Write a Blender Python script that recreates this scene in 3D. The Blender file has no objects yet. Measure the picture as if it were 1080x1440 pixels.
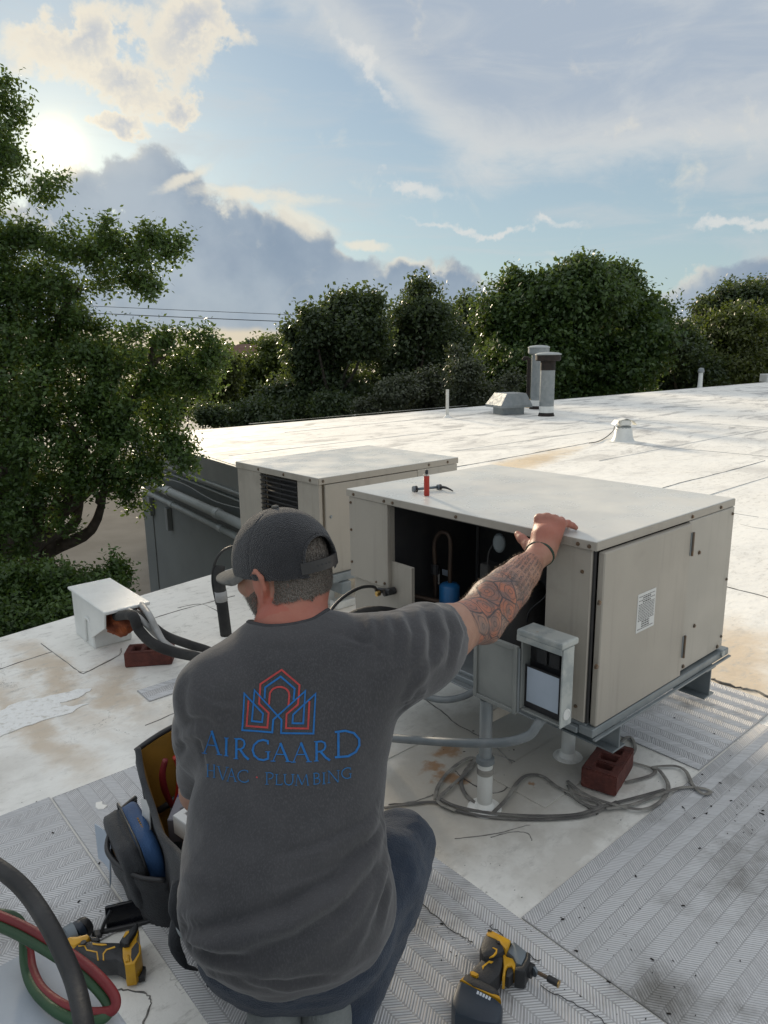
import bpy, bmesh, math, random
import numpy as np
from mathutils import Vector, Matrix, noise
from mathutils.bvhtree import BVHTree
random.seed(7); rng = np.random.default_rng(7)
PI = math.pi; RAD = math.radians
scn = bpy.context.scene
COL = scn.collection

# ------------------------------------------------------------------ camera
HC = 1.30
PITCH, ROLL, FPX = RAD(12.58), RAD(-0.8), 1003.0
_c, _s = math.cos(PITCH), math.sin(PITCH)
FW = np.array([0, _c, -_s]); _up = np.array([0, _s, _c]); _rt = np.array([1.0, 0, 0])
RT = _rt*math.cos(ROLL)+_up*math.sin(ROLL); UP = -_rt*math.sin(ROLL)+_up*math.cos(ROLL)
CAMO = np.array([0, 0, HC])
cd = bpy.data.cameras.new('camera'); cam = bpy.data.objects.new('camera', cd); COL.objects.link(cam)
cam.matrix_world = Matrix(((RT[0], UP[0], -FW[0], 0), (RT[1], UP[1], -FW[1], 0), (RT[2], UP[2], -FW[2], HC), (0, 0, 0, 1)))
cd.sensor_fit = 'VERTICAL'; cd.angle_y = 2*math.atan(720/FPX)
cd.clip_start = 0.02; cd.clip_end = 3000
scn.camera = cam
scn.render.resolution_x = 768; scn.render.resolution_y = 1024

# ------------------------------------------------------------------ light
SUN_AZ, SUN_EL = RAD(-22.5), RAD(13.8)       # azimuth from +Y towards +X
sun_dir = Vector((math.sin(SUN_AZ)*math.cos(SUN_EL), math.cos(SUN_AZ)*math.cos(SUN_EL), math.sin(SUN_EL)))
sl = bpy.data.lights.new('sun', 'SUN'); sl.energy = 2.9; sl.angle = RAD(7); sl.color = (1.0, 0.84, 0.62)
so = bpy.data.objects.new('sun', sl); COL.objects.link(so)
so.rotation_euler = sun_dir.to_track_quat('Z', 'Y').to_euler(); so.location = (0, 0, 30)
scn.view_settings.view_transform = 'Standard'; scn.view_settings.look = 'None'
scn.view_settings.gamma = 1.0; scn.view_settings.use_curve_mapping = False
scn.view_settings.exposure = 1.05

class NT:
    """small node-tree writer"""
    def __init__(s, tree): s.t = tree; tree.nodes.clear()
    def n(s, typ, **kw):
        nd = s.t.nodes.new(typ)
        for k, v in kw.items(): setattr(nd, k, v)
        return nd
    def set(s, sock, v):
        if hasattr(v, 'is_output'): s.t.links.new(v, sock)
        elif v is not None:
            if sock.type == 'RGBA' and len(v) == 3: v = (*v, 1)
            sock.default_value = v
    def m(s, op, a, b=None, c=None, clamp=False):
        nd = s.n('ShaderNodeMath', operation=op, use_clamp=clamp)
        s.set(nd.inputs[0], a)
        if b is not None: s.set(nd.inputs[1], b)
        if c is not None: s.set(nd.inputs[2], c)
        return nd.outputs[0]
    def vm(s, op, a, b=None, scale=None):
        nd = s.n('ShaderNodeVectorMath', operation=op)
        s.set(nd.inputs[0], a)
        if b is not None: s.set(nd.inputs[1], b)
        if scale is not None: s.set(nd.inputs['Scale'], scale)
        return nd.outputs['Value'] if op in ('LENGTH', 'DOT_PRODUCT', 'DISTANCE') else nd.outputs[0]
    def noise(s, vec, scale, detail=4, rough=0.55, dist=0.0, lac=2.0, color=False):
        nd = s.n('ShaderNodeTexNoise'); s.set(nd.inputs['Vector'], vec)
        nd.inputs['Scale'].default_value = scale; nd.inputs['Detail'].default_value = detail
        nd.inputs['Roughness'].default_value = rough; nd.inputs['Distortion'].default_value = dist
        nd.inputs['Lacunarity'].default_value = lac
        return nd.outputs['Color'] if color else nd.outputs[0]
    def step(s, v, lo, hi, a=0.0, b=1.0):
        nd = s.n('ShaderNodeMapRange', interpolation_type='SMOOTHSTEP')
        s.set(nd.inputs[0], v); nd.inputs[1].default_value = lo; nd.inputs[2].default_value = hi
        nd.inputs[3].default_value = a; nd.inputs[4].default_value = b
        return nd.outputs[0]
    def mix(s, f, a, b, blend='MIX'):
        nd = s.n('ShaderNodeMix', data_type='RGBA', blend_type=blend)
        s.set(nd.inputs[0], f); s.set(nd.inputs[6], a); s.set(nd.inputs[7], b)
        return nd.outputs[2]
    def mapping(s, vec, loc=(0, 0, 0), rot=(0, 0, 0), scale=(1, 1, 1), typ='POINT'):
        nd = s.n('ShaderNodeMapping', vector_type=typ); s.set(nd.inputs[0], vec)
        nd.inputs[1].default_value = loc; nd.inputs[2].default_value = rot; nd.inputs[3].default_value = scale
        return nd.outputs[0]
    def sep(s, v):
        nd = s.n('ShaderNodeSeparateXYZ'); s.set(nd.inputs[0], v); return nd.outputs
    def comb(s, x, y, z=0.0):
        nd = s.n('ShaderNodeCombineXYZ')
        for i, v in enumerate((x, y, z)): s.set(nd.inputs[i], v)
        return nd.outputs[0]
    def blob(s, vec, loc, rad, rot=0.0):
        """1 at the centre falling to 0 on the edge of an ellipse"""
        v = s.mapping(vec, (loc[0], loc[1], 0), (0, 0, RAD(rot)), (rad[0], rad[1], 1), 'TEXTURE')
        g = s.n('ShaderNodeTexGradient', gradient_type='SPHERICAL'); s.set(g.inputs[0], v)
        return g.outputs['Fac']
    def summ(s, lst):
        o = lst[0]
        for x in lst[1:]: o = s.m('ADD', o, x)
        return o
    def maxx(s, lst):
        o = lst[0]
        for x in lst[1:]: o = s.m('MAXIMUM', o, x)
        return o

# ------------------------------------------------------------------ sky
world = bpy.data.worlds.new('World'); scn.world = world; world.use_nodes = True
W = NT(world.node_tree)
sky = W.n('ShaderNodeTexSky', sky_type='NISHITA', sun_disc=False)
sky.sun_elevation = SUN_EL; sky.sun_rotation = SUN_AZ
sky.air_density = 1.0; sky.dust_density = 0.6; sky.ozone_density = 1.6
gen = W.n('ShaderNodeTexCoord').outputs['Generated']
sx, sy, sz = W.sep(gen)[:3]
az = W.m('MULTIPLY', W.m('ARCTAN2', sx, sy), 57.2958)
el = W.m('MULTIPLY', W.m('ARCSINE', sz), 57.2958)
ae = W.comb(az, el)
warp = W.vm('SCALE', W.vm('SUBTRACT', W.noise(gen, 9, 6, 0.62, color=True), (0.5, 0.5, 0.5)), scale=7.0)
aew = W.vm('ADD', ae, warp)
aes = W.vm('ADD', ae, W.vm('SCALE', warp, scale=0.42))
# clear sky near the sun's side
base = W.vm('MULTIPLY', sky.outputs[0], (0.70, 0.84, 0.90))
base = W.mix(0.72, base, W.mix(W.step(el, 4.0, 22.0), (3.75, 4.6, 4.95), (3.05, 3.85, 4.75)))
lown = W.noise(W.mapping(gen, scale=(1.0, 1.0, 2.6)), 3.1, 7, 0.6, 0.4)
fine = W.noise(W.mapping(gen, rot=(0.3, 0.5, 0.2), scale=(1, 1, 2.0)), 9, 8, 0.64, 0.9)
# high sheet of thin cloud over the right and overhead, bright along its ragged lower edge
edge = W.m('ADD', W.m('MULTIPLY', W.step(az, 9.5, -8.5), 10.5), 12.0)
over = W.m('SUBTRACT', el, edge)
ovn = W.m('ADD', over, W.m('MULTIPLY', W.m('SUBTRACT', W.m('ADD', W.m('MULTIPLY', lown, .55), W.m('MULTIPLY', fine, .45)), 0.5), 9.0))
shm = W.m('MULTIPLY', W.step(ovn, -1.0, 2.4), 0.88)
near = W.step(W.m('ADD', over, W.m('MULTIPLY', W.m('SUBTRACT', fine, .5), 5.0)), 6.0, 0.5)
tone = W.m('MAXIMUM', near, W.m('MULTIPLY', W.step(lown, 0.48, 0.72), 0.75))
shc = W.mix(tone, (3.45, 4.0, 4.75), (5.75, 5.85, 5.75))
high = W.step(el, 24.0, 42.0)  # cloud above the view, brightened past the visible sky to light the roof
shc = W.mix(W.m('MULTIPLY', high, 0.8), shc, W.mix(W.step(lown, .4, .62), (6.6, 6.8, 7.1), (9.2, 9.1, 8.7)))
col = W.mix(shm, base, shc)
# faint veils in the clear part
col = W.mix(W.step(W.noise(W.mapping(gen, scale=(1, 1.4, 5)), 4.2, 7, .6, .8), .44, .76, 0, .6), col, (4.9, 5.15, 5.3))
# separate wisps
f1 = fine
wsp = W.maxx([W.blob(aew, (2.2, 12.2), (6.5, 0.9), -13), W.blob(aew, (25, 8.2), (6, .6), 2), W.blob(aew, (9, 9.2), (9, .5), 0), W.blob(aew, (-1, 20.0), (5, .8), -45)])
col = W.mix(W.m('MULTIPLY', W.step(W.m('ADD', wsp, W.m('MULTIPLY', W.m('SUBTRACT', f1, 0.5), .7)), 0.15, 0.8), 0.75), col, (6.2, 6.2, 6.0))
# warm bright cloud upper left
f2 = W.noise(gen, 15, 10, 0.6, 0.3)
up_ = W.maxx([W.blob(aew, (-20, 20.4), (7.5, 3.4), 8), W.blob(aew, (-13.2, 21.2), (7.0, 4.2), 25), W.blob(aew, (-18, 18.0), (5, 2.0), -22), W.blob(aew, (-14.3, 16.4), (2.8, 1.1), 10), W.blob(aew, (-18.6, 15.7), (2.4, .8), 5),
              W.blob(aew, (-31, 24), (9, 3), 5)])
upd = W.m('ADD', up_, W.m('MULTIPLY', W.m('SUBTRACT', f2, 0.5), 1.1))
upm = W.m('MULTIPLY', W.step(upd, 0.10, 0.48), 0.92)
upc = W.mix(W.step(W.m('ADD', upd, W.m('MULTIPLY', lown, .5)), 0.35, 1.35), (7.9, 7.1, 5.6), (4.3, 4.6, 5.0))
col = W.mix(upm, col, upc)
# towering blue-grey cumulus low on the left, and a lower bank all round
f3 = W.noise(gen, 13, 10, 0.56, 0.15)
cu = W.maxx([W.blob(aes, (-20.5, 6.5), (9, 9.5), 0), W.blob(aes, (-17, 8.0), (7.5, 8.2), 0), W.blob(aes, (-13.5, 5.5), (9.5, 8.6), -8), W.blob(aes, (-6.5, 4.0), (10, 7.2), -8), W.blob(aes, (3, 2.6), (11, 5.4), -3),
             W.blob(aes, (-27, 5), (9, 7.0), 0), W.blob(aes, (27, 2.6), (10, 4.6), 4), W.blob(aes, (16, 1.6), (10, 3.2), 0),
             W.m('MULTIPLY', W.step(W.m('ABSOLUTE', az), 30, 42), W.m('MULTIPLY', W.step(W.m('ABSOLUTE', W.m('SUBTRACT', el, 4)), 6, 0), W.step(W.noise(gen, 2.2, 3, .5), 0.4, 0.7)))])
cud = W.m('ADD', cu, W.m('MULTIPLY', W.m('SUBTRACT', f3, 0.5), W.step(cu, 0.35, 0.65, 1.05, 0.25)))
cum = W.step(cud, 0.225, 0.35)
cuc = W.mix(W.step(W.noise(gen, 6, 6, 0.55), 0.35, 0.7), (1.95, 2.55, 3.4), (3.2, 3.75, 4.4))
rimm = W.m('MULTIPLY', W.m('MULTIPLY', W.step(cud, 0.46, 0.28), W.step(cu, 0.58, 0.40)), W.m('MULTIPLY', W.step(W.noise(gen, 7, 3), 0.38, 0.58), W.step(el, 2.0, 6.0)))
cuc = W.mix(W.m('MULTIPLY', rimm, 0.85), cuc, (7.4, 6.9, 5.7))
col = W.mix(W.m('MULTIPLY', cum, 0.92), col, cuc)
# lit wisps lying over the cumulus
wi = W.maxx([W.blob(aes, (-9.5, 11.3), (8, .9), -3), W.blob(aes, (-6.0, 9.8), (4.6, 1.5), -25), W.blob(aes, (-14.5, 12.2), (4, .8), 30), W.blob(aes, (-1, 7.6), (3, .5), -10)])
wim = W.m('MULTIPLY', W.step(W.m('ADD', wi, W.m('MULTIPLY', W.m('SUBTRACT', f1, 0.5), 1.2)), 0.10, 0.7), 0.8)
col = W.mix(wim, col, (6.9, 6.5, 5.5))
# warm clear strip on the horizon
hz = W.m('MULTIPLY', W.step(W.m('ADD', el, W.m('MULTIPLY', W.m('SUBTRACT', f3, .5), 1.5)), 2.3, 1.6), 0.85)
col = W.mix(hz, col, (6.6, 5.7, 4.2))
# glow round the veiled sun
dt = W.vm('DOT_PRODUCT', gen, tuple(sun_dir))
ang = W.m('MULTIPLY', W.m('ARCCOSINE', W.m('MINIMUM', dt, 0.99999)), 57.2958)
g1 = W.m('MULTIPLY', W.m('EXPONENT', W.m('MULTIPLY', W.m('POWER', W.m('DIVIDE', ang, 1.15), 2.0), -1.0)), 12.0)
g2 = W.m('MULTIPLY', W.m('EXPONENT', W.m('DIVIDE', ang, -3.0)), 2.3)
glow = W.vm('SCALE', (1.0, 0.76, 0.36), scale=W.m('MULTIPLY', W.m('ADD', g1, g2), W.step(W.m('MULTIPLY', cum, W.step(el, 13.2, 11.5)), 0.0, 1.0, 1.0, 0.35)))
col = W.vm('ADD', col, glow)
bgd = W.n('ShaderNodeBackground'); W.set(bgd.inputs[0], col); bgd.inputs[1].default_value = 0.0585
W.t.links.new(bgd.outputs[0], W.n('ShaderNodeOutputWorld').inputs[0])
world.cycles.sampling_method = 'MANUAL'; world.cycles.sample_map_resolution = 1024

# ------------------------------------------------------------------ helpers
def ray(px, py): return FW+RT*(px-540)/FPX-UP*(py-720)/FPX
def atz(px, py, z=0.0): d = ray(px, py); return CAMO+d*(z-HC)/d[2]
def aty(px, py, Y): d = ray(px, py); return CAMO+d*Y/d[1]
YAW = RAD(40.77)                                   # the roof grid: pads, units and seams all follow it
AX = np.array([math.cos(YAW), math.sin(YAW), 0]); BX = np.array([-math.sin(YAW), math.cos(YAW), 0])
A0 = np.array([0.5346, 1.7444, 0.0])
def rf(x, y, z=0.0): return Vector(A0+AX*x+BX*y+np.array([0, 0, z]))     # roof-grid point to world
RFM = Matrix.Translation(Vector(A0)) @ Matrix.Rotation(YAW, 4, 'Z')

class G:
    """collects vertices and faces"""
    def __init__(s): s.v = []; s.f = []
    def add(s, v, f, M=None):
        o = len(s.v)
        s.v += [tuple(M @ Vector(p)) if M is not None else tuple(p) for p in v]
        s.f += [tuple(i+o for i in q) for q in f]
        return s
    def box(s, x0, x1, y0, y1, z0, z1, ch=0.0015, M=None):
        c = ((x0+x1)/2, (y0+y1)/2, (z0+z1)/2); h = ((x1-x0)/2, (y1-y0)/2, (z1-z0)/2)
        ch = min(ch, min(h)*0.45)
        v = []; sg = [(a, b, d) for a in (-1, 1) for b in (-1, 1) for d in (-1, 1)]
        for q in sg:
            for ax in range(3):
                v.append([c[i]+q[i]*(h[i]-(0 if i == ax else ch)) for i in range(3)])
        ix = {q: i for i, q in enumerate(sg)}; f = []
        for ax in range(3):
            i, j = [(1, 2), (2, 0), (0, 1)][ax]
            for sn in (-1, 1):
                q = []
                for a, b in ((-1, -1), (1, -1), (1, 1), (-1, 1)):
                    t = [0, 0, 0]; t[ax] = sn; t[i] = a; t[j] = b; q.append(ix[tuple(t)]*3+ax)
                f.append(q if sn > 0 else q[::-1])
            for a in (-1, 1):
                for b in (-1, 1):
                    t0 = [0, 0, 0]; t0[ax] = -1; t0[i] = a; t0[j] = b; t1 = list(t0); t1[ax] = 1
                    c0, c1 = ix[tuple(t0)], ix[tuple(t1)]
                    q = [c0*3+i, c1*3+i, c1*3+j, c0*3+j]; f.append(q[::-1] if a*b > 0 else q)
        for q in sg:
            k = ix[q]*3; t = [k, k+1, k+2]; f.append(t if q[0]*q[1]*q[2] > 0 else t[::-1])
        return s.add(v, f, M)
    def tube(s, pts, r, n=10, sub=0, flat=None, M=None, caps=True):
        P = [Vector(p) for p in pts]
        R_ = list(r) if isinstance(r, (list, tuple)) else [r]*len(P)
        if sub: P, R_ = crom(P, R_, sub)
        up = Vector((0, 0, 1)); v = []; f = []; pn = None
        for i, p in enumerate(P):
            t = (P[min(i+1, len(P)-1)]-P[max(i-1, 0)]).normalized()
            if pn is None:
                a = Vector((1, 0, 0)) if abs(t.z) > 0.9 else up
                nx = t.cross(a).normalized()
            else:
                nx = (pn-t*pn.dot(t)).normalized()
            if flat: nx = t.cross(up).normalized()
            ny = nx.cross(t).normalized(); pn = nx
            for k in range(n):
                a = 2*PI*k/n
                if flat: v.append(p+nx*math.cos(a)*flat[0]+ny*math.sin(a)*flat[1])
                else: v.append(p+(nx*math.cos(a)+ny*math.sin(a))*R_[i])
        for i in range(len(P)-1):
            for k in range(n):
                k2 = (k+1) % n; f.append((i*n+k, (i+1)*n+k, (i+1)*n+k2, i*n+k2))
        if caps: f.append(tuple(range(n))); f.append(tuple((len(P)-1)*n+k for k in range(n))[::-1])
        return s.add(v, f, M)
    def lathe(s, prof, n=20, M=None):
        v = []; f = []
        for r, z in prof:
            for k in range(n): v.append((r*math.cos(2*PI*k/n), r*math.sin(2*PI*k/n), z))
        for i in range(len(prof)-1):
            for k in range(n):
                k2 = (k+1) % n; f.append((i*n+k, i*n+k2, (i+1)*n+k2, (i+1)*n+k))
        f.append(tuple(range(n))[::-1]); f.append(tuple((len(prof)-1)*n+k for k in range(n)))
        return s.add(v, f, M)
    def prism(s, poly, z0, z1, ch=0.003, M=None):
        """outline in x,y between two heights with bevelled rims"""
        bm = bmesh.new()
        b = [bm.verts.new((p[0], p[1], z0)) for p in poly]; t = [bm.verts.new((p[0], p[1], z1)) for p in poly]
        n = len(poly); bm.faces.new(b[::-1]); bm.faces.new(t)
        for i in range(n): bm.faces.new((b[i], b[(i+1) % n], t[(i+1) % n], t[i]))
        bmesh.ops.recalc_face_normals(bm, faces=bm.faces)
        if ch > 0:
            es = [e for e in bm.edges if abs(e.verts[0].co.z-e.verts[1].co.z) < 1e-6]
            bmesh.ops.bevel(bm, geom=es, offset=ch, segments=2, affect='EDGES', clamp_overlap=True, profile=0.5)
        bm.verts.index_update()
        v = [tuple(q.co) for q in bm.verts]; f = [tuple(q.index for q in fc.verts) for fc in bm.faces]; bm.free()
        return s.add(v, f, M)
    def mesh(s, name, smooth=False):
        me = bpy.data.meshes.new(name); me.from_pydata(s.v, [], s.f)
        bm = bmesh.new(); bm.from_mesh(me); bmesh.ops.recalc_face_normals(bm, faces=bm.faces); bm.to_mesh(me); bm.free()
        if smooth: me.shade_smooth()
        return me
    def obj(s, name, mat, parent=None, smooth=False, auto=None):
        me = s.mesh(name, smooth)
        if auto: me.shade_smooth(); me.set_sharp_from_angle(angle=RAD(auto))
        return link(name, me, mat, parent)
def crom(P, R_, sub):
    o = []; ro = []; n = len(P)
    for i in range(n-1):
        p0, p1, p2, p3 = P[max(i-1, 0)], P[i], P[i+1], P[min(i+2, n-1)]
        for k in range(sub):
            t = k/sub
            o.append(0.5*((2*p1)+(p2-p0)*t+(2*p0-5*p1+4*p2-p3)*t*t+(3*p1-p0-3*p2+p3)*t**3)); ro.append(R_[i]*(1-t)+R_[i+1]*t)
    o.append(P[-1]); ro.append(R_[-1]); return o, ro
def link(name, me, mat, parent=None):
    o = bpy.data.objects.new(name, me); COL.objects.link(o)
    if mat is not None and not me.materials: me.materials.append(mat)
    if parent is not None: o.parent = parent
    return o
def tag(o, label, cat, group=None):
    o['label'] = label; o['category'] = cat
    if group: o['group'] = group
    return o
def thing(name, label, cat, loc=(0, 0, 0), rotz=0.0, group=None):
    o = bpy.data.objects.new(name, None); COL.objects.link(o); o.empty_display_size = 0.05
    o.location = loc; o.rotation_euler = (0, 0, rotz)
    return tag(o, label, cat, group)
def struct(o, label=None):
    o['kind'] = 'structure'
    if label: o['label'] = label
    return o
def np_mesh(name, V, Fq, smooth=True):
    """numpy vertices (n,3) and faces (m,k) into a mesh"""
    me = bpy.data.meshes.new(name); k = Fq.shape[1]
    me.vertices.add(len(V)); me.vertices.foreach_set('co', np.ascontiguousarray(V, dtype=np.float32).ravel())
    me.loops.add(Fq.size); me.loops.foreach_set('vertex_index', np.ascontiguousarray(Fq, dtype=np.int32).ravel())
    me.polygons.add(len(Fq)); me.polygons.foreach_set('loop_start', np.arange(0, Fq.size, k, dtype=np.int32))
    me.polygons.foreach_set('loop_total', np.full(len(Fq), k, dtype=np.int32))
    me.update(calc_edges=True); me.validate()
    if smooth: me.shade_smooth()
    return me

# ------------------------------------------------------------------ materials
MATS = {}
def mat(name, c, rough=0.6, metal=0.0, c2=None, ns=6.0, nd=5, lo=0.35, hi=0.7, bump=0.0, bs=60.0, bd=3, spec=0.5, coat=0.0, dirt=None, ds=3.0, dlo=0.5, dhi=0.75, rvar=0.0, sheen=0.0, streak=0.0, warp=0.0):
    if name in MATS: return MATS[name]
    m = bpy.data.materials.new(name); m.use_nodes = True; T = NT(m.node_tree)
    oc = T.n('ShaderNodeTexCoord').outputs['Object']
    bs_ = T.n('ShaderNodeBsdfPrincipled'); out = T.n('ShaderNodeOutputMaterial'); T.t.links.new(bs_.outputs[0], out.inputs[0])
    col = None
    if c2 is not None: col = T.mix(T.step(T.noise(oc, ns, nd), lo, hi), c, c2)
    if streak: col = T.mix(T.step(T.noise(T.mapping(oc, scale=(9, 9, .55)), 3.0, 6, .65), .5, .75, 0, streak), col if col is not None else (*c, 1), tuple(x*.72 for x in c))
    if dirt is not None: col = T.mix(T.step(T.noise(T.mapping(oc, (3.1, 7.7, 1.3)), ds, 7, 0.65), dlo, dhi), col if col is not None else (*c, 1), dirt)
    T.set(bs_.inputs['Base Color'], col if col is not None else c)
    bs_.inputs['Metallic'].default_value = metal; bs_.inputs['Specular IOR Level'].default_value = spec
    bs_.inputs['Coat Weight'].default_value = coat; bs_.inputs['Coat Roughness'].default_value = 0.2
    if rvar: T.set(bs_.inputs['Roughness'], T.step(T.noise(oc, ns*1.7, 5), 0.3, 0.7, max(rough-rvar, 0.03), min(rough+rvar, 1)))
    else: bs_.inputs['Roughness'].default_value = rough
    if sheen: bs_.inputs['Sheen Weight'].default_value = sheen; bs_.inputs['Sheen Roughness'].default_value = 0.5
    if bump:
        b = T.n('ShaderNodeBump'); b.inputs['Strength'].default_value = bump; b.inputs['Distance'].default_value = 0.01
        T.set(b.inputs['Height'], T.m('ADD', T.noise(oc, bs, bd), T.m('MULTIPLY', T.noise(oc, 3.5, 2), warp))); T.t.links.new(b.outputs[0], bs_.inputs['Normal'])
    MATS[name] = m; return m
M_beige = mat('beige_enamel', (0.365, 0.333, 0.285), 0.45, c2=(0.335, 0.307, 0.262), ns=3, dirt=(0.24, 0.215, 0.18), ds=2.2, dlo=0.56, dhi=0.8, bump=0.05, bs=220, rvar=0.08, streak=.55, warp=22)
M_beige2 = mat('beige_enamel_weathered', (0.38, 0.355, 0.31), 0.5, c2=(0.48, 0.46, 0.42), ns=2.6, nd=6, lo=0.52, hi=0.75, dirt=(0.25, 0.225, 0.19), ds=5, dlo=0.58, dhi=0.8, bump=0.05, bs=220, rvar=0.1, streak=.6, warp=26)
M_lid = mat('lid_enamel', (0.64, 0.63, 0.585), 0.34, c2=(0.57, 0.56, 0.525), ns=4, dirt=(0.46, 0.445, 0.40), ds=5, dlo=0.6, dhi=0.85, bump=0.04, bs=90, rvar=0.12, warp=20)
M_screw = mat('screw_steel', (0.13, 0.11, 0.09), 0.5, 0.7, c2=(0.2, 0.13, 0.08), ns=80)
M_dark = mat('shaded_cavity_steel', (0.022, 0.022, 0.024), 0.7, c2=(0.04, 0.037, 0.034), ns=7)  # recess shade put into the colour: compartment parts kept near-black
M_galv = mat('galvanised_steel', (0.24, 0.265, 0.275), 0.5, 0.45, c2=(0.29, 0.31, 0.32), ns=9, nd=3, dirt=(0.22, 0.18, 0.13), ds=9, dlo=0.62, dhi=0.8, rvar=0.1)
M_bluegrey = mat('painted_steel_bluegrey', (0.17, 0.195, 0.205), 0.45, 0.2, c2=(0.23, 0.25, 0.255), ns=12, dirt=(0.13, 0.10, 0.075), ds=14, dlo=0.6, dhi=0.78, rvar=0.1)
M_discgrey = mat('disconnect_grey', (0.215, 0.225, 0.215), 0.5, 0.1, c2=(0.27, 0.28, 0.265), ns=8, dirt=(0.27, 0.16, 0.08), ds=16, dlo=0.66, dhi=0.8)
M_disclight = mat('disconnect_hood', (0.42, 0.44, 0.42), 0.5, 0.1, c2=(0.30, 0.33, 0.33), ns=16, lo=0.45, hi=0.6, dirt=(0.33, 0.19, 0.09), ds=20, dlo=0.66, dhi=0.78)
M_black = mat('black_plastic', (0.014, 0.014, 0.016), 0.42, c2=(0.024, 0.024, 0.026), ns=20)
M_rubber = mat('black_rubber', (0.012, 0.012, 0.013), 0.5, c2=(0.03, 0.03, 0.031), ns=14, bump=0.1, bs=130)
M_foamrub = mat('black_foam_insulation', (0.013, 0.013, 0.014), 0.78, c2=(0.035, 0.034, 0.033), ns=10, bump=0.4, bs=60)
M_pvc = mat('white_pvc', (0.66, 0.66, 0.63), 0.4, c2=(0.56, 0.55, 0.51), ns=9, dirt=(0.36, 0.32, 0.26), ds=8, dlo=0.58, dhi=0.8)
M_conduit = mat('grey_conduit', (0.145, 0.165, 0.175), 0.5, c2=(0.2, 0.215, 0.22), ns=14, dirt=(0.09, 0.08, 0.07), ds=22, dlo=0.6, dhi=0.78)
M_ltgrey = mat('light_grey_conduit', (0.36, 0.36, 0.355), 0.5, c2=(0.28, 0.28, 0.28), ns=18)
M_whitepaint = mat('white_coated_metal', (0.72, 0.73, 0.71), 0.45, c2=(0.64, 0.65, 0.63), ns=8, dirt=(0.42, 0.41, 0.37), ds=13, dlo=0.62, dhi=0.8, bump=0.12, bs=50)
M_paper = mat('paper', (0.68, 0.68, 0.66), 0.7, c2=(0.6, 0.6, 0.58), ns=10)
M_bluepaper = mat('bluish_paper', (0.42, 0.48, 0.56), 0.6, c2=(0.37, 0.43, 0.5), ns=10)
M_ink = mat('printed_ink', (0.1, 0.1, 0.1), 0.7)
M_copper = mat('aged_copper', (0.075, 0.05, 0.036), 0.55, 0.6, c2=(0.05, 0.036, 0.03), ns=14)
M_bluecan = mat('blue_paint', (0.015, 0.12, 0.30), 0.4, c2=(0.02, 0.09, 0.22), ns=16)
M_brass = mat('brass', (0.55, 0.36, 0.12), 0.28, 1.0, c2=(0.4, 0.25, 0.1), ns=30)
M_chrome = mat('polished_steel', (0.55, 0.55, 0.55), 0.2, 1.0)
M_brick = mat('fired_brick', (0.135, 0.038, 0.028), 0.85, c2=(0.085, 0.025, 0.02), ns=26, bump=0.5, bs=120, dirt=(0.22, 0.12, 0.09), ds=18, dlo=0.62, dhi=0.8)
M_orange = mat('orange_spray_foam', (0.30, 0.075, 0.018), 0.85, c2=(0.13, 0.03, 0.012), ns=22, bump=0.9, bs=45)
M_yellow = mat('yellow_plastic', (0.62, 0.335, 0.012), 0.42, c2=(0.52, 0.27, 0.012), ns=25, dirt=(0.25, 0.15, 0.03), ds=30, dlo=0.64, dhi=0.8)
M_toolblk = mat('tool_black_plastic', (0.016, 0.017, 0.019), 0.55, c2=(0.026, 0.027, 0.03), ns=30, bump=0.15, bs=300)
M_batt = mat('battery_navy_plastic', (0.013, 0.023, 0.04), 0.4, c2=(0.02, 0.033, 0.05), ns=18)
M_toolgrey = mat('tool_gear_case', (0.16, 0.19, 0.215), 0.45, 0.3, c2=(0.11, 0.13, 0.15), ns=18, dirt=(0.06, 0.06, 0.06), ds=40, dlo=0.62, dhi=0.8)
M_red = mat('red_anodised', (0.42, 0.03, 0.018), 0.32, c2=(0.33, 0.025, 0.015), ns=12)
M_redhose = mat('red_rubber_hose', (0.185, 0.014, 0.018), 0.5, c2=(0.14, 0.012, 0.014), ns=16, bump=0.08, bs=150)
M_greenhose = mat('green_rubber_hose', (0.022, 0.07, 0.025), 0.5, c2=(0.016, 0.05, 0.02), ns=16, bump=0.08, bs=150)
M_canvas = mat('dark_grey_canvas', (0.020, 0.022, 0.026), 0.85, c2=(0.034, 0.037, 0.042), ns=20, bump=0.35, bs=260, sheen=0.1)
M_bagyellow = mat('yellow_nylon_lining', (0.25, 0.125, 0.01), 0.7, c2=(0.18, 0.09, 0.008), ns=9, bump=0.2, bs=240)
M_bluepouch = mat('blue_nylon', (0.028, 0.085, 0.21), 0.75, c2=(0.022, 0.065, 0.165), ns=10, bump=0.25, bs=260)
M_strap = mat('grey_webbing', (0.30, 0.285, 0.255), 0.85, c2=(0.16, 0.15, 0.14), ns=16, lo=0.4, hi=0.62, bump=0.4, bs=300)
M_strapd = mat('dark_grey_webbing', (0.11, 0.105, 0.10), 0.85, c2=(0.19, 0.18, 0.165), ns=16, lo=0.4, hi=0.62, bump=0.4, bs=300)
M_bead = mat('dark_seam_sealant', (0.10, 0.095, 0.088), 0.8, c2=(0.3, 0.29, 0.27), ns=7, lo=0.46, hi=0.6)
M_stucco = mat('grey_stucco', (0.185, 0.197, 0.193), 0.85, c2=(0.165, 0.175, 0.172), ns=1.3, bump=0.25, bs=40, dirt=(0.14, 0.148, 0.147), ds=1.4, dlo=0.56, dhi=0.8)
M_fascia = mat('grey_fascia_metal', (0.20, 0.215, 0.22), 0.5, 0.2, c2=(0.245, 0.26, 0.262), ns=3)
M_pipegrey = mat('grey_painted_pipe', (0.36, 0.385, 0.385), 0.5, c2=(0.3, 0.32, 0.32), ns=3)
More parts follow.
